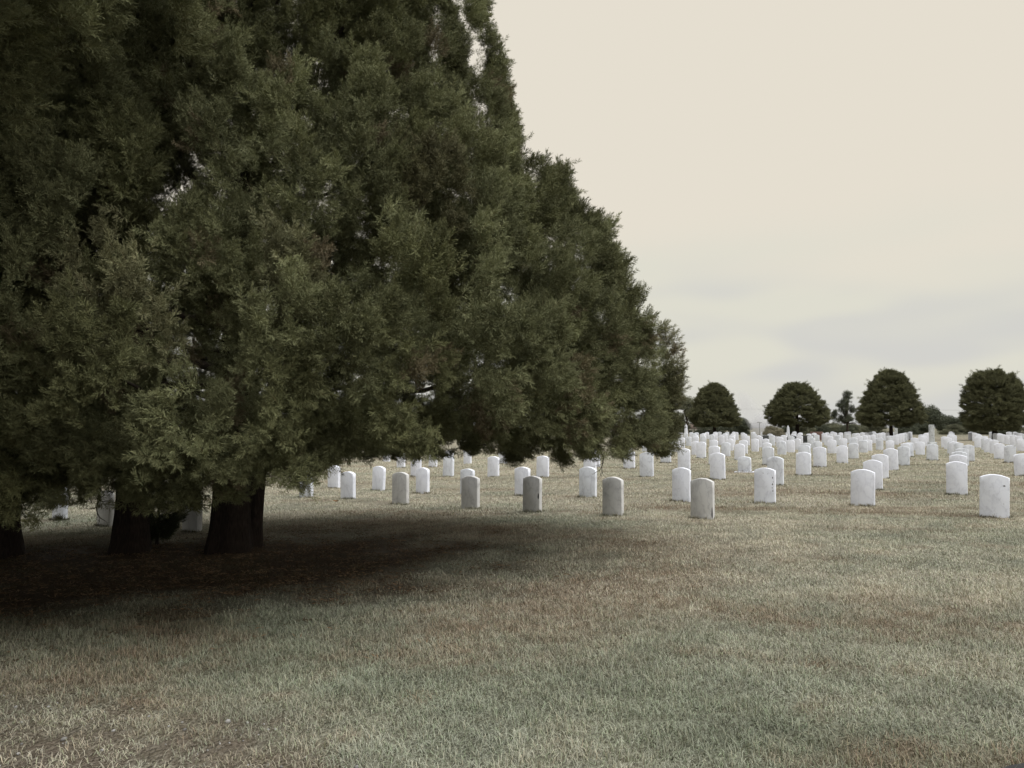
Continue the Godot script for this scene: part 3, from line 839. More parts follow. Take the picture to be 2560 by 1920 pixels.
func leafy_tree(called: String, label: String, x: float, z: float, top: float, width: float, color: Color, seed_: int, bare := 0.12, category := "tree", group := "", lobes := 9, open := 0.0, lobe := 1.0) -> void:
	var g := gy(x, z)
	var t := thing(called, label, category, Vector3(x, g, z), 0.0, group)
	var r := RandomNumberGenerator.new()
	r.seed = seed_
	rng.seed = seed_
	var height := top - g
	var low := height * bare
	var st := begin()
	var tr := clampf(height * 0.022, 0.03, 0.22)
	tube(st, [Vector3(0, -0.2, 0), Vector3(0.02, height * 0.25, 0), Vector3(-0.03, height * 0.5, 0.02), Vector3(0, height * 0.8, 0)], [tr * 1.3, tr, tr * 0.75, tr * 0.3], 8)
	part(t, "trunk", finish(st, true), M.twig)
	var xf := [[], []]
	var cols := [[], []]
	for l in lobes:
		var th := r.randf() * TAU
		var rr := width * 0.5 * sqrt(r.randf()) * 0.72
		var f := r.randf()
		var cy := lerpf(low + (height - low) * 0.22, low + (height - low) * 0.80, f)
		rr *= 1.0 - 0.45 * f
		if lobe < 1.0:
			cy = lerpf(low + 0.1, low + (height - low) * 0.95, f)
			rr = width * 0.5 * sqrt(r.randf()) * (1.15 - 0.85 * f)
		if l == 0:
			rr = 0.0
			cy = low + (height - low) * 0.8
		var c := Vector3(cos(th) * rr, cy, sin(th) * rr)
		var s := Vector3(width * 0.27, (height - low) * 0.21, width * 0.27) * r.randf_range(0.75, 1.15) * lobe
		st = begin()
		tube(st, [Vector3(0, height * 0.3, 0), c * Vector3(0.6, 0.85, 0.6), c], [tr * 0.5, tr * 0.3, tr * 0.1], 5)
		part(t, "branch", finish(st, true), M.twig)
		var light := r.randf_range(0.75, 1.2)
		var m := int(110 * (1.0 - open))
		for k in m:
			var v := Vector3(r.randfn(), r.randfn(), r.randfn()).normalized()
			if v.y < -0.4:
				v.y *= 0.5
			var p := c + v * s * pow(r.randf(), 0.3)
			if p.y < low * 0.8:
				continue
			var q := r.randi() % 2
			var sc := minf(width, height) * r.randf_range(0.09, 0.17) * (1.0 - 0.3 * open)
			xf[q].append(Transform3D(basis_to(v + Vector3(0, 0.4, 0), r.randf() * TAU, sc), p))
			cols[q].append(color * light * r.randf_range(0.75, 1.25))
	var crown := copies(t, "crown", clumps_kinds[0], M.leaf, xf[0], cols[0])
	copies(crown, "foliage", clumps_kinds[1], M.leaf, xf[1], cols[1]).set_meta("kind", "stuff")
	crown.set_meta("kind", "stuff")

# ---------------------------------------------------------------- ground and grass
func ground_sheet() -> void:
	var xs := []
	var x := -900.0
	# finer near the camera
	var zs := []
	var z := 6.0
	while z > -900.0:
		zs.append(z)
		z -= clampf(0.09 * (1.0 + maxf(0.0, -z - 6.0) * 0.12), 0.09, 40.0)
	zs.append(-900.0)
	for i in 281:
		var u := -1.0 + 2.0 * i / 280.0
		xs.append(signf(u) * (14.0 * absf(u) + 886.0 * pow(absf(u), 7.0)))
	var v := PackedVector3Array()
	var c := PackedColorArray()
	var nrm := PackedVector3Array()
	var idx := PackedInt32Array()
	for zz in zs:
		for xx in xs:
			v.append(Vector3(xx, gy(xx, zz), zz))
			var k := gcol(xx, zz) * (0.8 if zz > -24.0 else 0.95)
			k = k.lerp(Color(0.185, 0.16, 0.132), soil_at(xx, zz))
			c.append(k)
	var w := xs.size()
	for i in zs.size() - 1:
		for j in w - 1:
			var a := i * w + j
			idx.append_array([a, a + w, a + w + 1, a, a + w + 1, a + 1])
	for i in zs.size():
		for j in w:
			var p0 := v[i * w + maxi(j - 1, 0)]
			var p1 := v[i * w + mini(j + 1, w - 1)]
			var q0 := v[maxi(i - 1, 0) * w + j]
			var q1 := v[mini(i + 1, zs.size() - 1) * w + j]
			nrm.append((q0 - q1).cross(p1 - p0).normalized())
	var arr := []
	arr.resize(Mesh.ARRAY_MAX)
	arr[Mesh.ARRAY_VERTEX] = v
	arr[Mesh.ARRAY_NORMAL] = nrm
	arr[Mesh.ARRAY_COLOR] = c
	arr[Mesh.ARRAY_INDEX] = idx
	var m := ArrayMesh.new()
	m.add_surface_from_arrays(Mesh.PRIMITIVE_TRIANGLES, arr)
	part(self, "ground", m, M.ground).set_meta("kind", "structure")

func road() -> void:
	# the edge of the lane that the picture was taken from
	var st := begin()
	for i in 60:
		var x0 := 1.2 + i * 0.4
		var x1 := x0 + 0.4
		var e0 := -3.03 - 0.30 * (x0 - 1.6) * (1.0 if x0 > 1.6 else 0.2) + 0.02 * sin(x0 * 9.0)
		var e1 := -3.03 - 0.30 * (x1 - 1.6) * (1.0 if x1 > 1.6 else 0.2) + 0.02 * sin(x1 * 9.0)
		quad(st, Vector3(x0, gy(x0, e0) + 0.03, e0 + 5.0), Vector3(x0, gy(x0, e0) + 0.03, e0), Vector3(x1, gy(x1, e1) + 0.03, e1), Vector3(x1, gy(x1, e1) + 0.03, e1 + 5.0))
		quad(st, Vector3(x0, gy(x0, e0) + 0.03, e0), Vector3(x0, gy(x0, e0) - 0.06, e0 - 0.02), Vector3(x1, gy(x1, e1) - 0.06, e1 - 0.02), Vector3(x1, gy(x1, e1) + 0.03, e1))
	part(self, "road", finish(st), M.asphalt).set_meta("kind", "structure")

func grass() -> void:
	var root := thing("grass", "short dry green and straw coloured lawn grass between the headstones", "grass")
	root.set_meta("kind", "stuff")
	var r := RandomNumberGenerator.new()
	r.seed = 77
	var bands := [
		[2.6, 6.5, 0.090, 0.11, 74, 0.018, 0.066, 0.0029],
		[6.5, 12.5, 0.145, 0.17, 80, 0.018, 0.05, 0.0042],
		[12.5, 24.0, 0.30, 0.34, 90, 0.025, 0.055, 0.0075],
		[24.0, 46.0, 0.62, 0.70, 90, 0.03, 0.06, 0.016],
	]
	for bi in bands.size():
		var b: Array = bands[bi]
		for variant in 3:
			var xf := []
			var cols := []
			var step: float = b[2] * sqrt(3.0)
			var z: float = -b[0] - step * 0.33 * variant
			while z > -b[1]:
				var half := -z * 0.72 + 0.6
				var x := -half + step * r.randf()
				while x < half:
					var px := x + r.randf_range(-0.5, 0.5) * step
					var pz := z + r.randf_range(-0.5, 0.5) * step
					x += step
					var lit := litter_at(px, pz)
					var soil := soil_at(px, pz)
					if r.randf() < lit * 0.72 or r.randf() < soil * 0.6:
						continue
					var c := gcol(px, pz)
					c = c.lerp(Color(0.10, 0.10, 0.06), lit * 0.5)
					c *= r.randf_range(0.85, 1.2) * 1.12
					var tall := 1.0 + 0.6 * noise_c.get_noise_2d(px * 30.0, pz * 30.0) + 0.25 * noise_b.get_noise_2d(px * 8.0, pz * 8.0)
					tall *= 1.0 - 0.4 * lit - 0.3 * soil
					var s := r.randf_range(0.85, 1.15)
					xf.append(Transform3D(Basis(Vector3.UP, r.randf() * TAU).scaled(Vector3(s, s * tall, s)), Vector3(px, gy(px, pz), pz)))
					cols.append(c)
				z -= step
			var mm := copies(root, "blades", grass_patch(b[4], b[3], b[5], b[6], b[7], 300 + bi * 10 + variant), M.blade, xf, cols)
			mm.set_meta("kind", "stuff")

func foot_tufts() -> void:
	# uncut grass at the feet of the nearer stones
	var r := RandomNumberGenerator.new()
	r.seed = 55
	var xf := []
	var cols := []
	var turn := deg_to_rad(-29.5)
	for e in STONES:
		if e[2] < -30.0:
			continue
		for k in 16:
			var u := r.randf_range(-0.19, 0.19)
			var v := 0.065 if r.randf() < 0.75 else -0.06
			if r.randf() < 0.25:
				u = 0.18 * signf(u)
				v = r.randf_range(-0.05, 0.06)
			var p := Vector3(u, 0, v).rotated(Vector3.UP, turn)
			var px: float = e[1] + p.x
			var pz: float = e[2] + p.z
			var s := r.randf_range(0.7, 1.2)
			xf.append(Transform3D(Basis(Vector3.UP, r.randf() * TAU).scaled(Vector3(s, s, s)), Vector3(px, gy(px, pz), pz)))
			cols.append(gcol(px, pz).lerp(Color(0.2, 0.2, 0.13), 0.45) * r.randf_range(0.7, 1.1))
	var o := copies(get_node("grass"), "tufts", grass_patch(26, 0.03, 0.03, 0.085, 0.006, 350), M.blade, xf, cols)
	o.set_meta("kind", "stuff")

func litter() -> void:
	# needles, crumbs and small stones on the bare soil
	rng.seed = 900
	var st := begin()
	for i in 7:
		var p := Vector3(rng.randf_range(-0.06, 0.06), 0.004, rng.randf_range(-0.06, 0.06))
		strip(st, p, around(Vector3(rng.randf_range(-1, 1), 0.15, rng.randf_range(-1, 1)).normalized(), 0.2), rng.randf_range(0.03, 0.08), 0.008, Color(1, 1, 1))
	var m := finish(st)
	var xf := []
	var cols := []
	for i in 5200:
		var x := rng.randf_range(-8.5, 0.6)
		var z := rng.randf_range(-12.5, -5.0)
		if rng.randf() > litter_at(x, z) + 0.05:
			continue
		xf.append(Transform3D(Basis(Vector3.UP, rng.randf() * TAU), Vector3(x, gy(x, z) + 0.006, z)))
		cols.append(Color(0.11, 0.075, 0.045) * rng.randf_range(0.5, 1.7))
	var l := copies(self, "needle_litter", m, M.leaf, xf, cols)
	tag(l, "brown needle litter on the bare soil under the cedars", "litter")
	l.set_meta("kind", "stuff")
	st = begin()
	var sp := SphereMesh.new()
	sp.radius = 0.5
	sp.height = 0.7
	sp.radial_segments = 7
	sp.rings = 4
	xf = []
	cols = []
	for i in 900:
		var x := rng.randf_range(-3.2, 0.0)
		var z := rng.randf_range(-5.2, -2.7)
		if rng.randf() > soil_at(x, z):
			continue
		var s := 0.005 * exp(rng.randfn() * 0.5)
		xf.append(Transform3D(Basis.from_euler(Vector3(rng.randf() * 6, rng.randf() * 6, rng.randf() * 6)).scaled(Vector3(s, s * 0.8, s) * 2.0), Vector3(x, gy(x, z) + s * 0.3, z)))
		var k := rng.randf_range(0.14, 0.36)
		cols.append(Color(k, k * 0.98, k * 0.95))
	var g := copies(self, "gravel", sp, M.pebble, xf, cols)
	tag(g, "small grey and white gravel on the bare soil by the road", "gravel")
	g.set_meta("kind", "stuff")

# ---------------------------------------------------------------- graves
func nth(n: int) -> String:
	var words := ["", "first", "second", "third", "fourth", "fifth", "sixth", "seventh", "eighth", "ninth", "tenth", "eleventh", "twelfth", "thirteenth", "fourteenth", "fifteenth", "sixteenth", "seventeenth", "eighteenth", "nineteenth", "twentieth"]
	return words[n] if n <= 20 else "twenty-" + words[n - 20]

func added_haze() -> void:  # fog added in place of a pale blurred patch of unknown source
	var t := thing("added_haze_plume", "added pale haze for a blurred patch beside the domed clipped cedar", "added_haze", Vector3(29.5, 0, -95.0))
	t.set_meta("kind", "stuff")
	for f in [[Vector3(1.6, 0.9, 0.0), Vector3(3.4, 4.2, 3.2), 0.0, 0.22], [Vector3(0.1, 2.6, 0.3), Vector3(2.2, 6.4, 2.4), 24.0, 0.14], [Vector3(-1.2, 4.4, 0.0), Vector3(2.6, 3.0, 2.4), 30.0, 0.08]]:
		var v := FogVolume.new()
		v.shape = RenderingServer.FOG_VOLUME_SHAPE_ELLIPSOID
		v.size = f[1]
		v.position = f[0]
		v.rotation.z = deg_to_rad(f[2])
		var m := FogMaterial.new()
		m.albedo = Color(0.98, 0.98, 1.0)
		m.density = f[3]
		v.material = m
		v.name = child_name(t, "puff")
		v.set_meta("base", "puff")
		t.add_child(v)

func headstones() -> void:
	var shapes := []
	for i in 6:
		shapes.append(headstone_mesh(0.33, 0.6, [0.05, 0.046, 0.056, 0.05, 0.044, 0.052][i], 60 + i))
	var turn := deg_to_rad(-29.5)
	var r := RandomNumberGenerator.new()
	r.seed = 5
	var list := STONES
	for e in list:
		var o := stone_at(shapes[r.randi() % 6], e[0], e[1], e[2], e[3], e[4], e[5], e[6], turn + r.randfn() * 0.012, "white marble headstones in rows", r)
		if "speckled streak" in e[0] and e[0].begins_with("white"):
			blot(o, "stain", [[0.13, 0.44, 0.008, 0.014], [0.14, 0.37, 0.005, 0.009], [0.13, 0.33, 0.009, 0.016], [0.125, 0.27, 0.006, 0.01], [0.135, 0.22, 0.005, 0.02], [0.05, 0.5, 0.006, 0.004], [-0.02, 0.51, 0.009, 0.004]], 0.0512)
		elif e[0].begins_with("largest"):
			blot(o, "stain", [[0.105, 0.45, 0.014, 0.009], [0.0, 0.05, 0.004, 0.004], [0.1, 0.2, 0.004, 0.004]], 0.0512)
		elif "chipped" in e[0] and e[0].begins_with("grey"):
			blot(o, "chip", [[0.152, 0.1, 0.009, 0.085]], 0.0512)
		elif "stained corner" in e[0]:
			blot(o, "stain", [[0.145, 0.27, 0.014, 0.05], [-0.09, 0.03, 0.007, 0.007]], 0.0512)
		elif "sunken" in e[0]:
			var st := begin()
			box(st, Vector3(0, 0.0, 0.0), Vector3(0.5, 0.05, 0.24))
			part(o, "pad", finish(st), M.stone[0])
		elif "carving" in e[0]:
			blot(o, "carving", [[0, 0.42, 0.09, 0.006], [0, 0.36, 0.11, 0.006], [0, 0.3, 0.1, 0.006], [0, 0.24, 0.1, 0.006]], 0.0512)
	# the crowded rows behind, on the same grid
	var seen_in_row := [0, 0, 0, 0]
	for col in 30:
		for row in 15:
			var a := -35.8 + 1.5 * col
			var d := 39.6 + 3.25 * row
			a += r.randf_range(-0.12, 0.12)
			d += r.randf_range(-0.15, 0.15)
			var x := a * 0.870 + d * 0.492
			var z := a * 0.492 - d * 0.870
			if -z < 40.5 or -z > 69.0 or x / -z > 0.70 or x / -z < 0.165 or r.randf() < 0.07:
				continue
			var near := false
			for e in list:
				if Vector2(e[1] - x, e[2] - z).length() < 0.9:
					near = true
			if near:
				continue
			var called := "small white headstone in the crowded back rows before the clipped trees"
			if row < 4:
				seen_in_row[row] += 1
				called = "small white headstone, %s from the cedar end, in the %s crowded row" % [nth(seen_in_row[row]), ["first", "second", "third", "fourth"][row]]
			stone_at(shapes[r.randi() % 6], called, x, z, r.randf_range(0.56, 0.63), 0.33, r.randfn() * 0.8, 0 if r.randf() < 0.7 else 2, turn + r.randfn() * 0.02, "white headstones crowded in the back rows", r)

func blot(o: Node3D, called: String, spots: Array, zf: float) -> void:
	# thin dirt lying on the face of a stone: [x, y, half width, half height]
	var st := begin()
	for s in spots:
		for k in 9:
			var a0 := -TAU * k / 9.0
			var a1 := -TAU * (k + 1) / 9.0
			tri(st, Vector3(s[0], s[1], zf), Vector3(s[0] + cos(a0) * s[2] * (1.0 + 0.3 * sin(k * 2.0)), s[1] + sin(a0) * s[3], zf), Vector3(s[0] + cos(a1) * s[2] * (1.0 + 0.3 * sin(((k + 1) % 9) * 2.0)), s[1] + sin(a1) * s[3], zf))
	part(o, called, finish(st), M.stain)

func stone_at(mesh: Mesh, label: String, x: float, z: float, h: float, w: float, lean: float, tone: int, turn: float, group: String, r: RandomNumberGenerator) -> MeshInstance3D:
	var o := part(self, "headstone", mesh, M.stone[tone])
	tag(o, label, "headstone", group)
	o.transform = Transform3D(Basis.from_euler(Vector3(deg_to_rad(r.randfn() * 0.8), turn, deg_to_rad(-lean))) * Basis.from_scale(Vector3(w / 0.33, h / 0.6, 1.0)), Vector3(x, gy(x, z), z))
	return o

func monument_block(called: String, label: String, x: float, z: float, size: Vector3, m: Material, turn: float, cap := 0.0) -> void:
	var t := thing(called, label, "gravestone", Vector3(x, gy(x, z), z), turn)
	var o := PackedVector2Array([Vector2(-size.x * 0.5, -0.1), Vector2(-size.x * 0.5, size.y - cap)])
	if cap > 0.0:
		for i in 9:
			var u := -1.0 + 2.0 * i / 8.0
			o.append(Vector2(u * size.x * 0.49, size.y - cap * u * u))
	o.append(Vector2(size.x * 0.5, size.y - cap))
	o.append(Vector2(size.x * 0.5, -0.1))
	part(t, "tablet", slab(o, size.z, 0.012), m)
	var st := begin()
	box(st, Vector3(0, 0.02, 0), Vector3(size.x + 0.2, 0.14, size.z + 0.2))
	part(t, "base", finish(st), m)

func obelisk(called: String, label: String, x: float, z: float, height: float, w0: float, w1: float, m: Material, pointed: bool) -> void:
	var t := thing(called, label, "monument", Vector3(x, gy(x, z), z), deg_to_rad(-29.5))
	var st := begin()
	var rings := [[0.0, w0 * 0.5], [height - (w1 * 1.1 if pointed else 0.02), w1 * 0.5], [height, 0.012 if pointed else w1 * 0.46]]
	for i in 2:
		var y0: float = rings[i][0]
		var y1: float = rings[i + 1][0]
		var a: float = rings[i][1]
		var b: float = rings[i + 1][1]
		for k in 4:
			var d0 := Vector3(1, 0, 1).rotated(Vector3.UP, k * PI / 2)
			var d1 := Vector3(1, 0, 1).rotated(Vector3.UP, (k + 1) * PI / 2)
			quad(st, d0 * a + Vector3(0, y0, 0), d0 * b + Vector3(0, y1, 0), d1 * b + Vector3(0, y1, 0), d1 * a + Vector3(0, y0, 0))
	var e: float = rings[2][1]
	quad(st, Vector3(-e, height, -e), Vector3(e, height, -e), Vector3(e, height, e), Vector3(-e, height, e))
	part(t, "shaft", finish(st), m)
	st = begin()
	box(st, Vector3(0, 0.06, 0), Vector3(w0 + 0.22, 0.24, w0 + 0.22))
	part(t, "base", finish(st), m)

func monuments() -> void:
	var tn := deg_to_rad(-29.5)
	obelisk("obelisk", "slim white obelisk standing beside the sloping cedar crown", 14.0, -62.0, 1.3, 0.26, 0.16, M.stone[0], true)
	obelisk("obelisk", "short white obelisk on a pale base beneath the widest clipped cedar", 21.5, -60.0, 1.15, 0.24, 0.15, M.stone[2], true)
	obelisk("stone_pillar", "square blotchy grey stone pillar rising above the headstones", 24.5, -45.0, 1.2, 0.30, 0.29, M.grey_stone, false)
	obelisk("obelisk", "dull grey stone pillar touching the clipped cedar's trunk", 28.9, -58.0, 0.95, 0.26, 0.2, M.grey_stone, false)
	monument_block("granite_gravestone", "wide dark granite gravestone behind a small white one", 20.0, -52.0, Vector3(1.15, 0.5, 0.2), M.granite, tn)
	monument_block("granite_gravestone", "dark rounded gravestone beside the tan shrub", 16.6, -50.5, Vector3(0.75, 0.52, 0.2), M.granite, tn, 0.08)
	monument_block("granite_gravestone", "low dark gravestone at the foot of the thin young tree", 24.6, -58.0, Vector3(0.62, 0.44, 0.2), M.granite, tn)
	monument_block("granite_gravestone", "reddish granite gravestone before the far bushes", 23.9, -60.5, Vector3(0.9, 0.66, 0.25), M.red_granite, tn)
	monument_block("granite_gravestone", "dark gravestone in the gap between clipped cedar and white stones", 18.2, -50.0, Vector3(0.7, 0.5, 0.2), M.granite, tn, 0.1)

# ---------------------------------------------------------------- far objects
func car(label: String, x: float, z: float, turn: float) -> Node3D:
	var t := thing("parked_car", label, "car", Vector3(x, gy(x, z), z), turn, "white cars parked far beyond the graves")
	var side := PackedVector2Array([Vector2(-2.2, 0.35), Vector2(-2.25, 0.75), Vector2(-2.1, 0.95), Vector2(-1.5, 1.02), Vector2(-0.8, 1.42), Vector2(0.5, 1.45), Vector2(1.2, 1.0), Vector2(2.1, 0.86), Vector2(2.25, 0.6), Vector2(2.2, 0.35)])
	part(t, "body", slab(side, 1.75, 0.08), M.white_paint)
	var win := PackedVector2Array([Vector2(-1.3, 1.0), Vector2(-0.75, 1.34), Vector2(0.45, 1.36), Vector2(0.98, 1.0)])
	part(t, "window", slab(win, 1.77, 0.004), M.dark_glass)
	for sx in [-1.4, 1.4]:
		for sz in [-0.78, 0.78]:
			var c := CylinderMesh.new()
			c.top_radius = 0.33
			c.bottom_radius = 0.33
			c.height = 0.22
			c.radial_segments = 16
			var w := part(t, "wheel", c, M.rubber)
			w.position = Vector3(sx, 0.33, sz)
			w.rotation.x = PI / 2
	return t

func house() -> void:
	var x := 62.0
	var z := -270.0
	var t := thing("house", "low house with a brown roof glimpsed beside the sloping cedar crown", "house", Vector3(x, gy(x, z), z), deg_to_rad(-12))
	var st := begin()
	box(st, Vector3(0, 1.3, 0), Vector3(11, 2.6, 7))
	part(t, "wall", finish(st), M.wall)
	st = begin()
	for s in [-1.0, 1.0]:
		quad(st, Vector3(-6 * s, 2.5, 4 * s), Vector3(-6 * s, 4.4, 0), Vector3(6 * s, 4.4, 0), Vector3(6 * s, 2.5, 4 * s))
	tri(st, Vector3(6, 2.5, 4), Vector3(6, 4.4, 0), Vector3(6, 2.5, -4))
	tri(st, Vector3(-6, 2.5, -4), Vector3(-6, 4.4, 0), Vector3(-6, 2.5, 4))
	quad(st, Vector3(-6, 2.5, 4), Vector3(6, 2.5, 4), Vector3(6, 2.5, -4), Vector3(-6, 2.5, -4))
	part(t, "roof", finish(st), M.roof)
	for wx in [-3.6, 0.4, 3.4]:
		st = begin()
		box(st, Vector3(wx, 1.5, 3.5), Vector3(1.2, 1.1, 0.08))
		part(t, "window", finish(st), M.dark_glass)

func lamp_post() -> void:
	var x := 25.7
	var z := -80.0
	var t := thing("lamp_post", "thin lamp post with a double head between two clipped cedars", "lamp post", Vector3(x, gy(x, z), z))
	var st := begin()
	tube(st, [Vector3(0, -0.1, 0), Vector3(0, 1.45, 0)], [0.04, 0.03], 8)
	part(t, "pole", finish(st, true), M.metal)
	st = begin()
	box(st, Vector3(-0.14, 1.47, 0), Vector3(0.26, 0.06, 0.14))
	box(st, Vector3(0.14, 1.44, 0), Vector3(0.22, 0.05, 0.14))
	part(t, "lamp_head", finish(st), M.metal)

func wires() -> void:
	for w in [["upper thin utility wire crossing the sky between two clipped cedars", 11.2, 10.6], ["lower thin utility wire crossing low over the far bushes", 3.4, 3.2]]:
		var st := begin()
		var pts := []
		var rad := []
		for i in 25:
			var t := i / 24.0
			pts.append(Vector3(60.0 + 300.0 * t, lerpf(w[1], w[2], t) * 0.62 - 5.0 * t * (1.0 - t) * 0.5, -260.0 + 20.0 * t))
			rad.append(0.022)
		tube(st, pts, rad, 5)
		tag(part(self, "utility_wire", finish(st, true), M.wire), w[0], "wire")

func far_things() -> void:
	clumps_kinds = [leaf_clump(46, 0.24, 401), leaf_clump(60, 0.2, 402)]
	var p1 := [[0.0, 0.72], [0.06, 0.92], [0.17, 1.0], [0.32, 0.955], [0.47, 0.81], [0.62, 0.76], [0.72, 0.64], [0.82, 0.555], [0.92, 0.35], [1.0, 0.08]]
	var p2 := [[0.0, 0.6], [0.08, 0.85], [0.18, 0.98], [0.33, 1.0], [0.43, 0.93], [0.58, 0.81], [0.73, 0.65], [0.88, 0.46], [0.96, 0.34], [1.0, 0.12]]
	var p3 := [[0.0, 0.72], [0.06, 0.93], [0.13, 1.0], [0.25, 0.99], [0.37, 0.91], [0.49, 0.82], [0.61, 0.74], [0.73, 0.63], [0.89, 0.45], [0.96, 0.28], [1.0, 0.08]]
	var p4 := [[0.0, 0.7], [0.08, 0.92], [0.2, 0.97], [0.35, 1.0], [0.52, 0.98], [0.72, 0.86], [0.86, 0.74], [0.95, 0.57], [1.0, 0.2]]
	clipped_cedar("domed clipped cedar nearest the big sloping cedar", 19.7, -75.0, 5.15, 5.2, p1, 0.17, 1.15, 71)
	clipped_cedar("broad clipped cedar with a flat top beside the white obelisk", 27.4, -74.0, 5.15, 6.2, p2, 0.20, 1.15, 72)
	clipped_cedar("tall bell-shaped clipped cedar behind the square stone pillar", 30.8, -62.6, 5.55, 5.25, p3, 0.16, 1.25, 73)
	clipped_cedar("rounded barrel-shaped clipped cedar cut by the picture's edge", 37.2, -59.4, 5.3, 4.75, p4, 0.2, 0.95, 74, 0.8)
	var olive := Color(0.15, 0.155, 0.105)
	var dark := Color(0.09, 0.10, 0.07)
	leafy_tree("young_tree", "thin young tree with sparse leaves between two clipped cedars", 32.5, -74.7, 4.75, 2.7, dark, 81, 0.3, "tree", "", 40, 0.86, 0.40)
	leafy_tree("shrub", "tan-green flat-topped shrub on a short dark stem among the far graves", 17.5, -52.0, 1.38, 1.7, Color(0.22, 0.205, 0.145), 82, 0.3, "shrub")
	leafy_tree("field_tree", "grey-green loose tree just beyond the big cedar's outer edge", 25.0, -110.0, 5.6, 3.7, olive, 83, 0.28, "tree", "", 10, 0.35)
	var far_list := [
		["dark bush peeping out beside the domed clipped cedar", 62.5, -210.0, 3.3, 6.8, 0], ["dark low bush behind the domed clipped cedar's trunk", 58.6, -230.0, 2.2, 10.8, 0],
		["dark bush under the domed clipped cedar's far side", 60.9, -215.0, 1.7, 7.5, 0], ["olive bush behind the broad clipped cedar's trunk", 75.7, -200.0, 1.7, 5.8, 1],
		["dark bush beyond the reddish granite gravestone", 88.1, -220.0, 1.6, 7.5, 0], ["olive bush beyond the low dark gravestone", 100.5, -240.0, 1.4, 8.5, 1],
		["rounded grey-green bush behind the two white cars", 128.0, -280.0, 1.6, 11.0, 1], ["dark bush beside the bell-shaped clipped cedar's trunk", 97.0, -190.0, 2.1, 6.0, 0],
		["dark bush between bell-shaped cedar trunk and square pillar", 105.9, -200.0, 1.9, 6.6, 0], ["tall dark tree rising behind the bell-shaped clipped cedar", 119.2, -220.0, 6.8, 9.6, 0],
		["dark round-headed tree beside the tall far one", 142.0, -250.0, 4.4, 8.0, 0], ["dark tree between the square pillar and the barrel-shaped cedar", 146.6, -250.0, 4.0, 8.6, 0],
		["pale olive bush just beyond the square stone pillar", 103.3, -180.0, 1.7, 7.0, 1], ["grey-green tree touching the barrel-shaped cedar", 132.0, -220.0, 3.2, 6.4, 1],
		["olive bush below the barrel-shaped cedar's crown", 117.2, -190.0, 1.5, 6.6, 1], ["olive bush at the picture's edge beyond the barrel-shaped cedar", 123.5, -190.0, 1.2, 8.5, 1],
		["dark tree half hidden by the big sloping cedar", 43.1, -200.0, 3.8, 5.6, 0], ["olive bush low between broad clipped cedar and thin young tree", 112.0, -270.0, 2.4, 10.0, 1], ["dark bush beneath the broad clipped cedar's outer side", 82.0, -225.0, 2.0, 7.0, 0],
		["dark bush beyond the thin young tree's stem", 92.5, -212.0, 1.5, 6.5, 0], ["grey-green bush beneath the bell-shaped clipped cedar", 101.0, -215.0, 2.2, 7.0, 1],
		["dark tall bush behind the square stone pillar", 122.0, -232.0, 2.6, 9.0, 0], ["dark bush low beside the barrel-shaped cedar's trunk", 127.0, -205.0, 1.8, 8.0, 0], ["dark bush low beyond the barrel-shaped cedar's trunk", 118.0, -182.0, 1.4, 7.0, 0],
		["pale bush behind the thin young tree", 108.0, -245.0, 2.0, 8.0, 1],
	]
	var i := 0
	for f in far_list:
		i += 1
		leafy_tree("far_tree" if f[3] > 2.5 else "far_bush", f[0], f[1], f[2], f[3], f[4], olive if f[5] else dark, 500 + i, 0.02, "tree" if f[3] > 2.5 else "bush", "trees and bushes beyond the cemetery", 10)
	house()
	lamp_post()
	wires()
	var c1 := car("larger looking white car parked far beyond the thin young tree", 118.0, -256.0, deg_to_rad(8))
	var c2: Node3D = c1.duplicate()
	c2.name = numbered("parked_car")
	add_child(c2)
	c2.position = Vector3(129.0, gy(129.0, -270.0), -270.0)
	c2.rotation.y = deg_to_rad(20)
	c2.set_meta("label", "white car parked nearest the bell-shaped clipped cedar's trunk")

func small_things() -> void:
	leafy_tree_low()
	var st := begin()
	rng.seed = 31
	for k in 5:
		var a := -1.0 + 0.5 * k
		var d := Vector3(sin(a), 0.5, -cos(a) * 0.3)
		quad(st, Vector3(0, 0.01, 0), d * 0.05 + Vector3(-0.018, 0.01, 0.01), d * 0.085, d * 0.05 + Vector3(0.018, 0.01, -0.008))
	var x := -3.61
	var z := -15.87
	var o := part(self, "dry_leaf", finish(st), M.dry_leaf)
	o.position = Vector3(x, gy(x, z) + 0.02, z)
	tag(o, "single curled brown leaf lying on the grass before the headstones", "leaf")

func leafy_tree_low() -> void:
	var x := -4.86
	var z := -10.62
	var t := thing("juniper_shrub", "small dark juniper shrub between middle trunk and tall grey headstone", "shrub", Vector3(x, gy(x, z), z))
	var r := RandomNumberGenerator.new()
	r.seed = 3
	var st := begin()
	tube(st, [Vector3(0, -0.05, 0), Vector3(0.02, 0.5, 0), Vector3(0, 1.0, 0.03)], [0.025, 0.018, 0.006], 6)
	part(t, "stem", finish(st, true), M.twig)
	var xf := []
	var cols := []
	for i in 800:
		var h := r.randf_range(0.05, 1.15)
		var th := r.randf() * TAU
		var rad := 0.27 * sin(clampf(h / 1.2, 0.05, 1.0) * PI) * sqrt(r.randf()) + 0.03
		var d := Vector3(cos(th), 0.6, sin(th))
		xf.append(Transform3D(basis_to(d, r.randf() * TAU, r.randf_range(0.14, 0.26)), Vector3(cos(th) * rad, h, sin(th) * rad)))
		cols.append(Color(0.07, 0.08, 0.045) * r.randf_range(0.6, 1.2))
	copies(t, "crown", spray_kinds[0], M.leaf, xf, cols).set_meta("kind", "stuff")

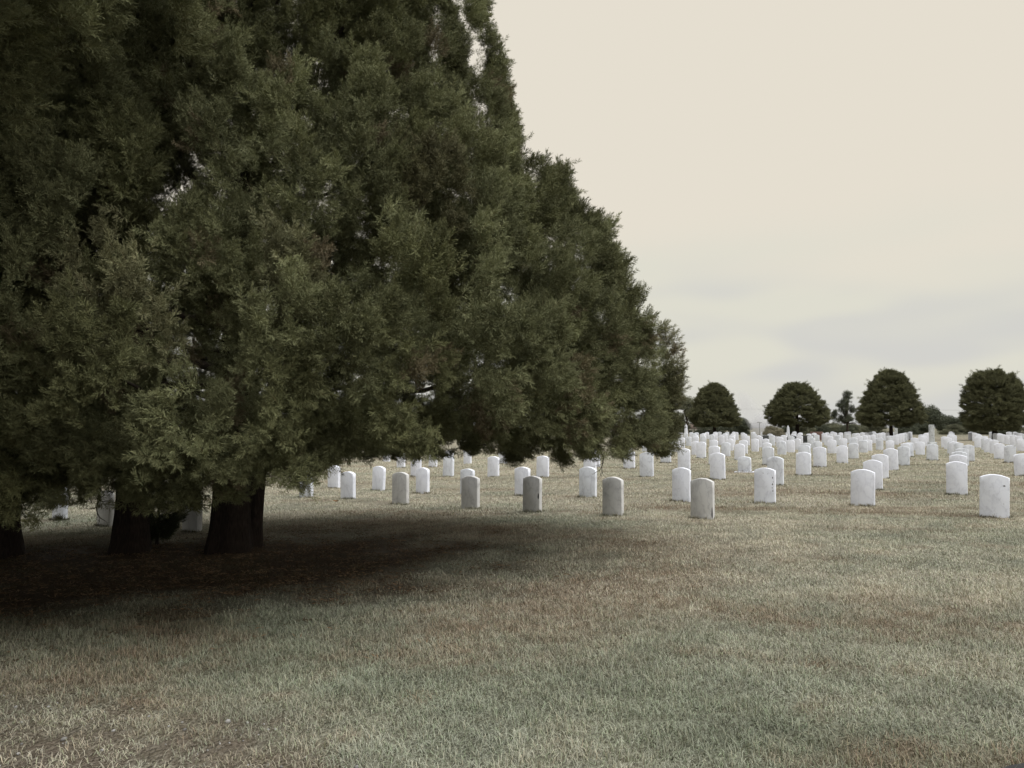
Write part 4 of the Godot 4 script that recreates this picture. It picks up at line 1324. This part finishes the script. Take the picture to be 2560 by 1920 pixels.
# ---------------------------------------------------------------- sky
func sky_image() -> ImageTexture:
	var w := 1024
	var h := 512
	var im := Image.create(w, h, false, Image.FORMAT_RGBAF)
	var cream := Color8(229, 222, 208).srgb_to_linear()
	var pale := Color8(222, 220, 207).srgb_to_linear()
	var grey := Color8(205, 205, 204).srgb_to_linear()
	var nz := FastNoiseLite.new()
	nz.seed = 14
	nz.frequency = 1.0
	nz.fractal_octaves = 2
	for j in h:
		var el := 90.0 - 180.0 * (j + 0.5) / h
		for i in w:
			var az := 360.0 * (i + 0.5) / w - 180.0
			var e := deg_to_rad(el)
			var d := Vector3(sin(deg_to_rad(az)) * cos(e), sin(e), -cos(deg_to_rad(az)) * cos(e))
			var n := nz.get_noise_3d(d.x * 2.6, d.y * 10.0, d.z * 2.6)
			var n2 := nz.get_noise_3d(d.x * 4.0 + 9.0, d.y * 17.0, d.z * 4.0)
			var c := cream
			var low := 1.0 - smoothstep(8.0, 15.0, el + 3.5 * n)
			c = c.lerp(pale, low)
			var cl := smoothstep(-0.15, 0.6, n2 + 0.5 * n + 0.12) * (1.0 - smoothstep(6.0, 12.5, el + 4.0 * n))
			c = c.lerp(grey, cl * 0.7)
			c = c.lerp(grey, 0.5 * (1.0 - smoothstep(0.5, 4.5, el)))
			# an overcast sky grows brighter towards the zenith
			c = c.lerp(Color(0.74, 0.75, 0.76), smoothstep(32.0, 60.0, el)) * (1.0 + ZENITH * smoothstep(32.0, 90.0, el))
			if el < 0.0:
				c = grey * 0.5
			im.set_pixel(i, j, Color(c.r, c.g, c.b, 1.0))
	return ImageTexture.create_from_image(im)

const ZENITH := 0.6
const EXPOSURE := 2.45

func _ready() -> void:
	noise_a.seed = 1
	noise_a.frequency = 0.09
	noise_b.seed = 2
	noise_b.frequency = 0.10
	noise_b.fractal_octaves = 3
	noise_c.seed = 3
	noise_c.frequency = 0.12
	var cam := Camera3D.new()
	cam.name = "camera"
	cam.position = Vector3(0, EYE, 0)
	cam.rotation.x = atan(102.0 / 1923.0)
	cam.fov = rad_to_deg(2.0 * atan(960.0 / 1923.0))
	cam.near = 0.05
	cam.far = 2500.0
	add_child(cam)
	cam.current = true
	var env := Environment.new()
	env.background_mode = Environment.BG_SKY
	var sky := Sky.new()
	var pm := PanoramaSkyMaterial.new()
	pm.panorama = sky_image()
	sky.sky_material = pm
	env.sky = sky
	env.background_energy_multiplier = 1.0 / EXPOSURE
	env.tonemap_mode = Environment.TONE_MAPPER_LINEAR
	env.tonemap_exposure = EXPOSURE
	env.volumetric_fog_enabled = true
	env.volumetric_fog_density = 0.0
	env.sdfgi_enabled = true
	env.ssao_enabled = true
	env.ssil_enabled = true
	var we := WorldEnvironment.new()
	we.name = "world_environment"
	we.environment = env
	add_child(we)
	var sun := DirectionalLight3D.new()
	sun.name = "sun"
	sun.light_energy = 0.5
	sun.light_angular_distance = 70.0
	sun.light_color = Color(1.0, 0.995, 0.985)
	sun.shadow_enabled = true
	add_child(sun)
	sun.look_at_from_position(Vector3.ZERO, -Vector3(0.6, 1.2, 0.25), Vector3.UP)
	materials()
	ground_sheet()
	road()
	big_cedars()
	far_things()
	headstones()
	monuments()
	added_haze()
	small_things()
	litter()
	grass()
	foot_tufts()
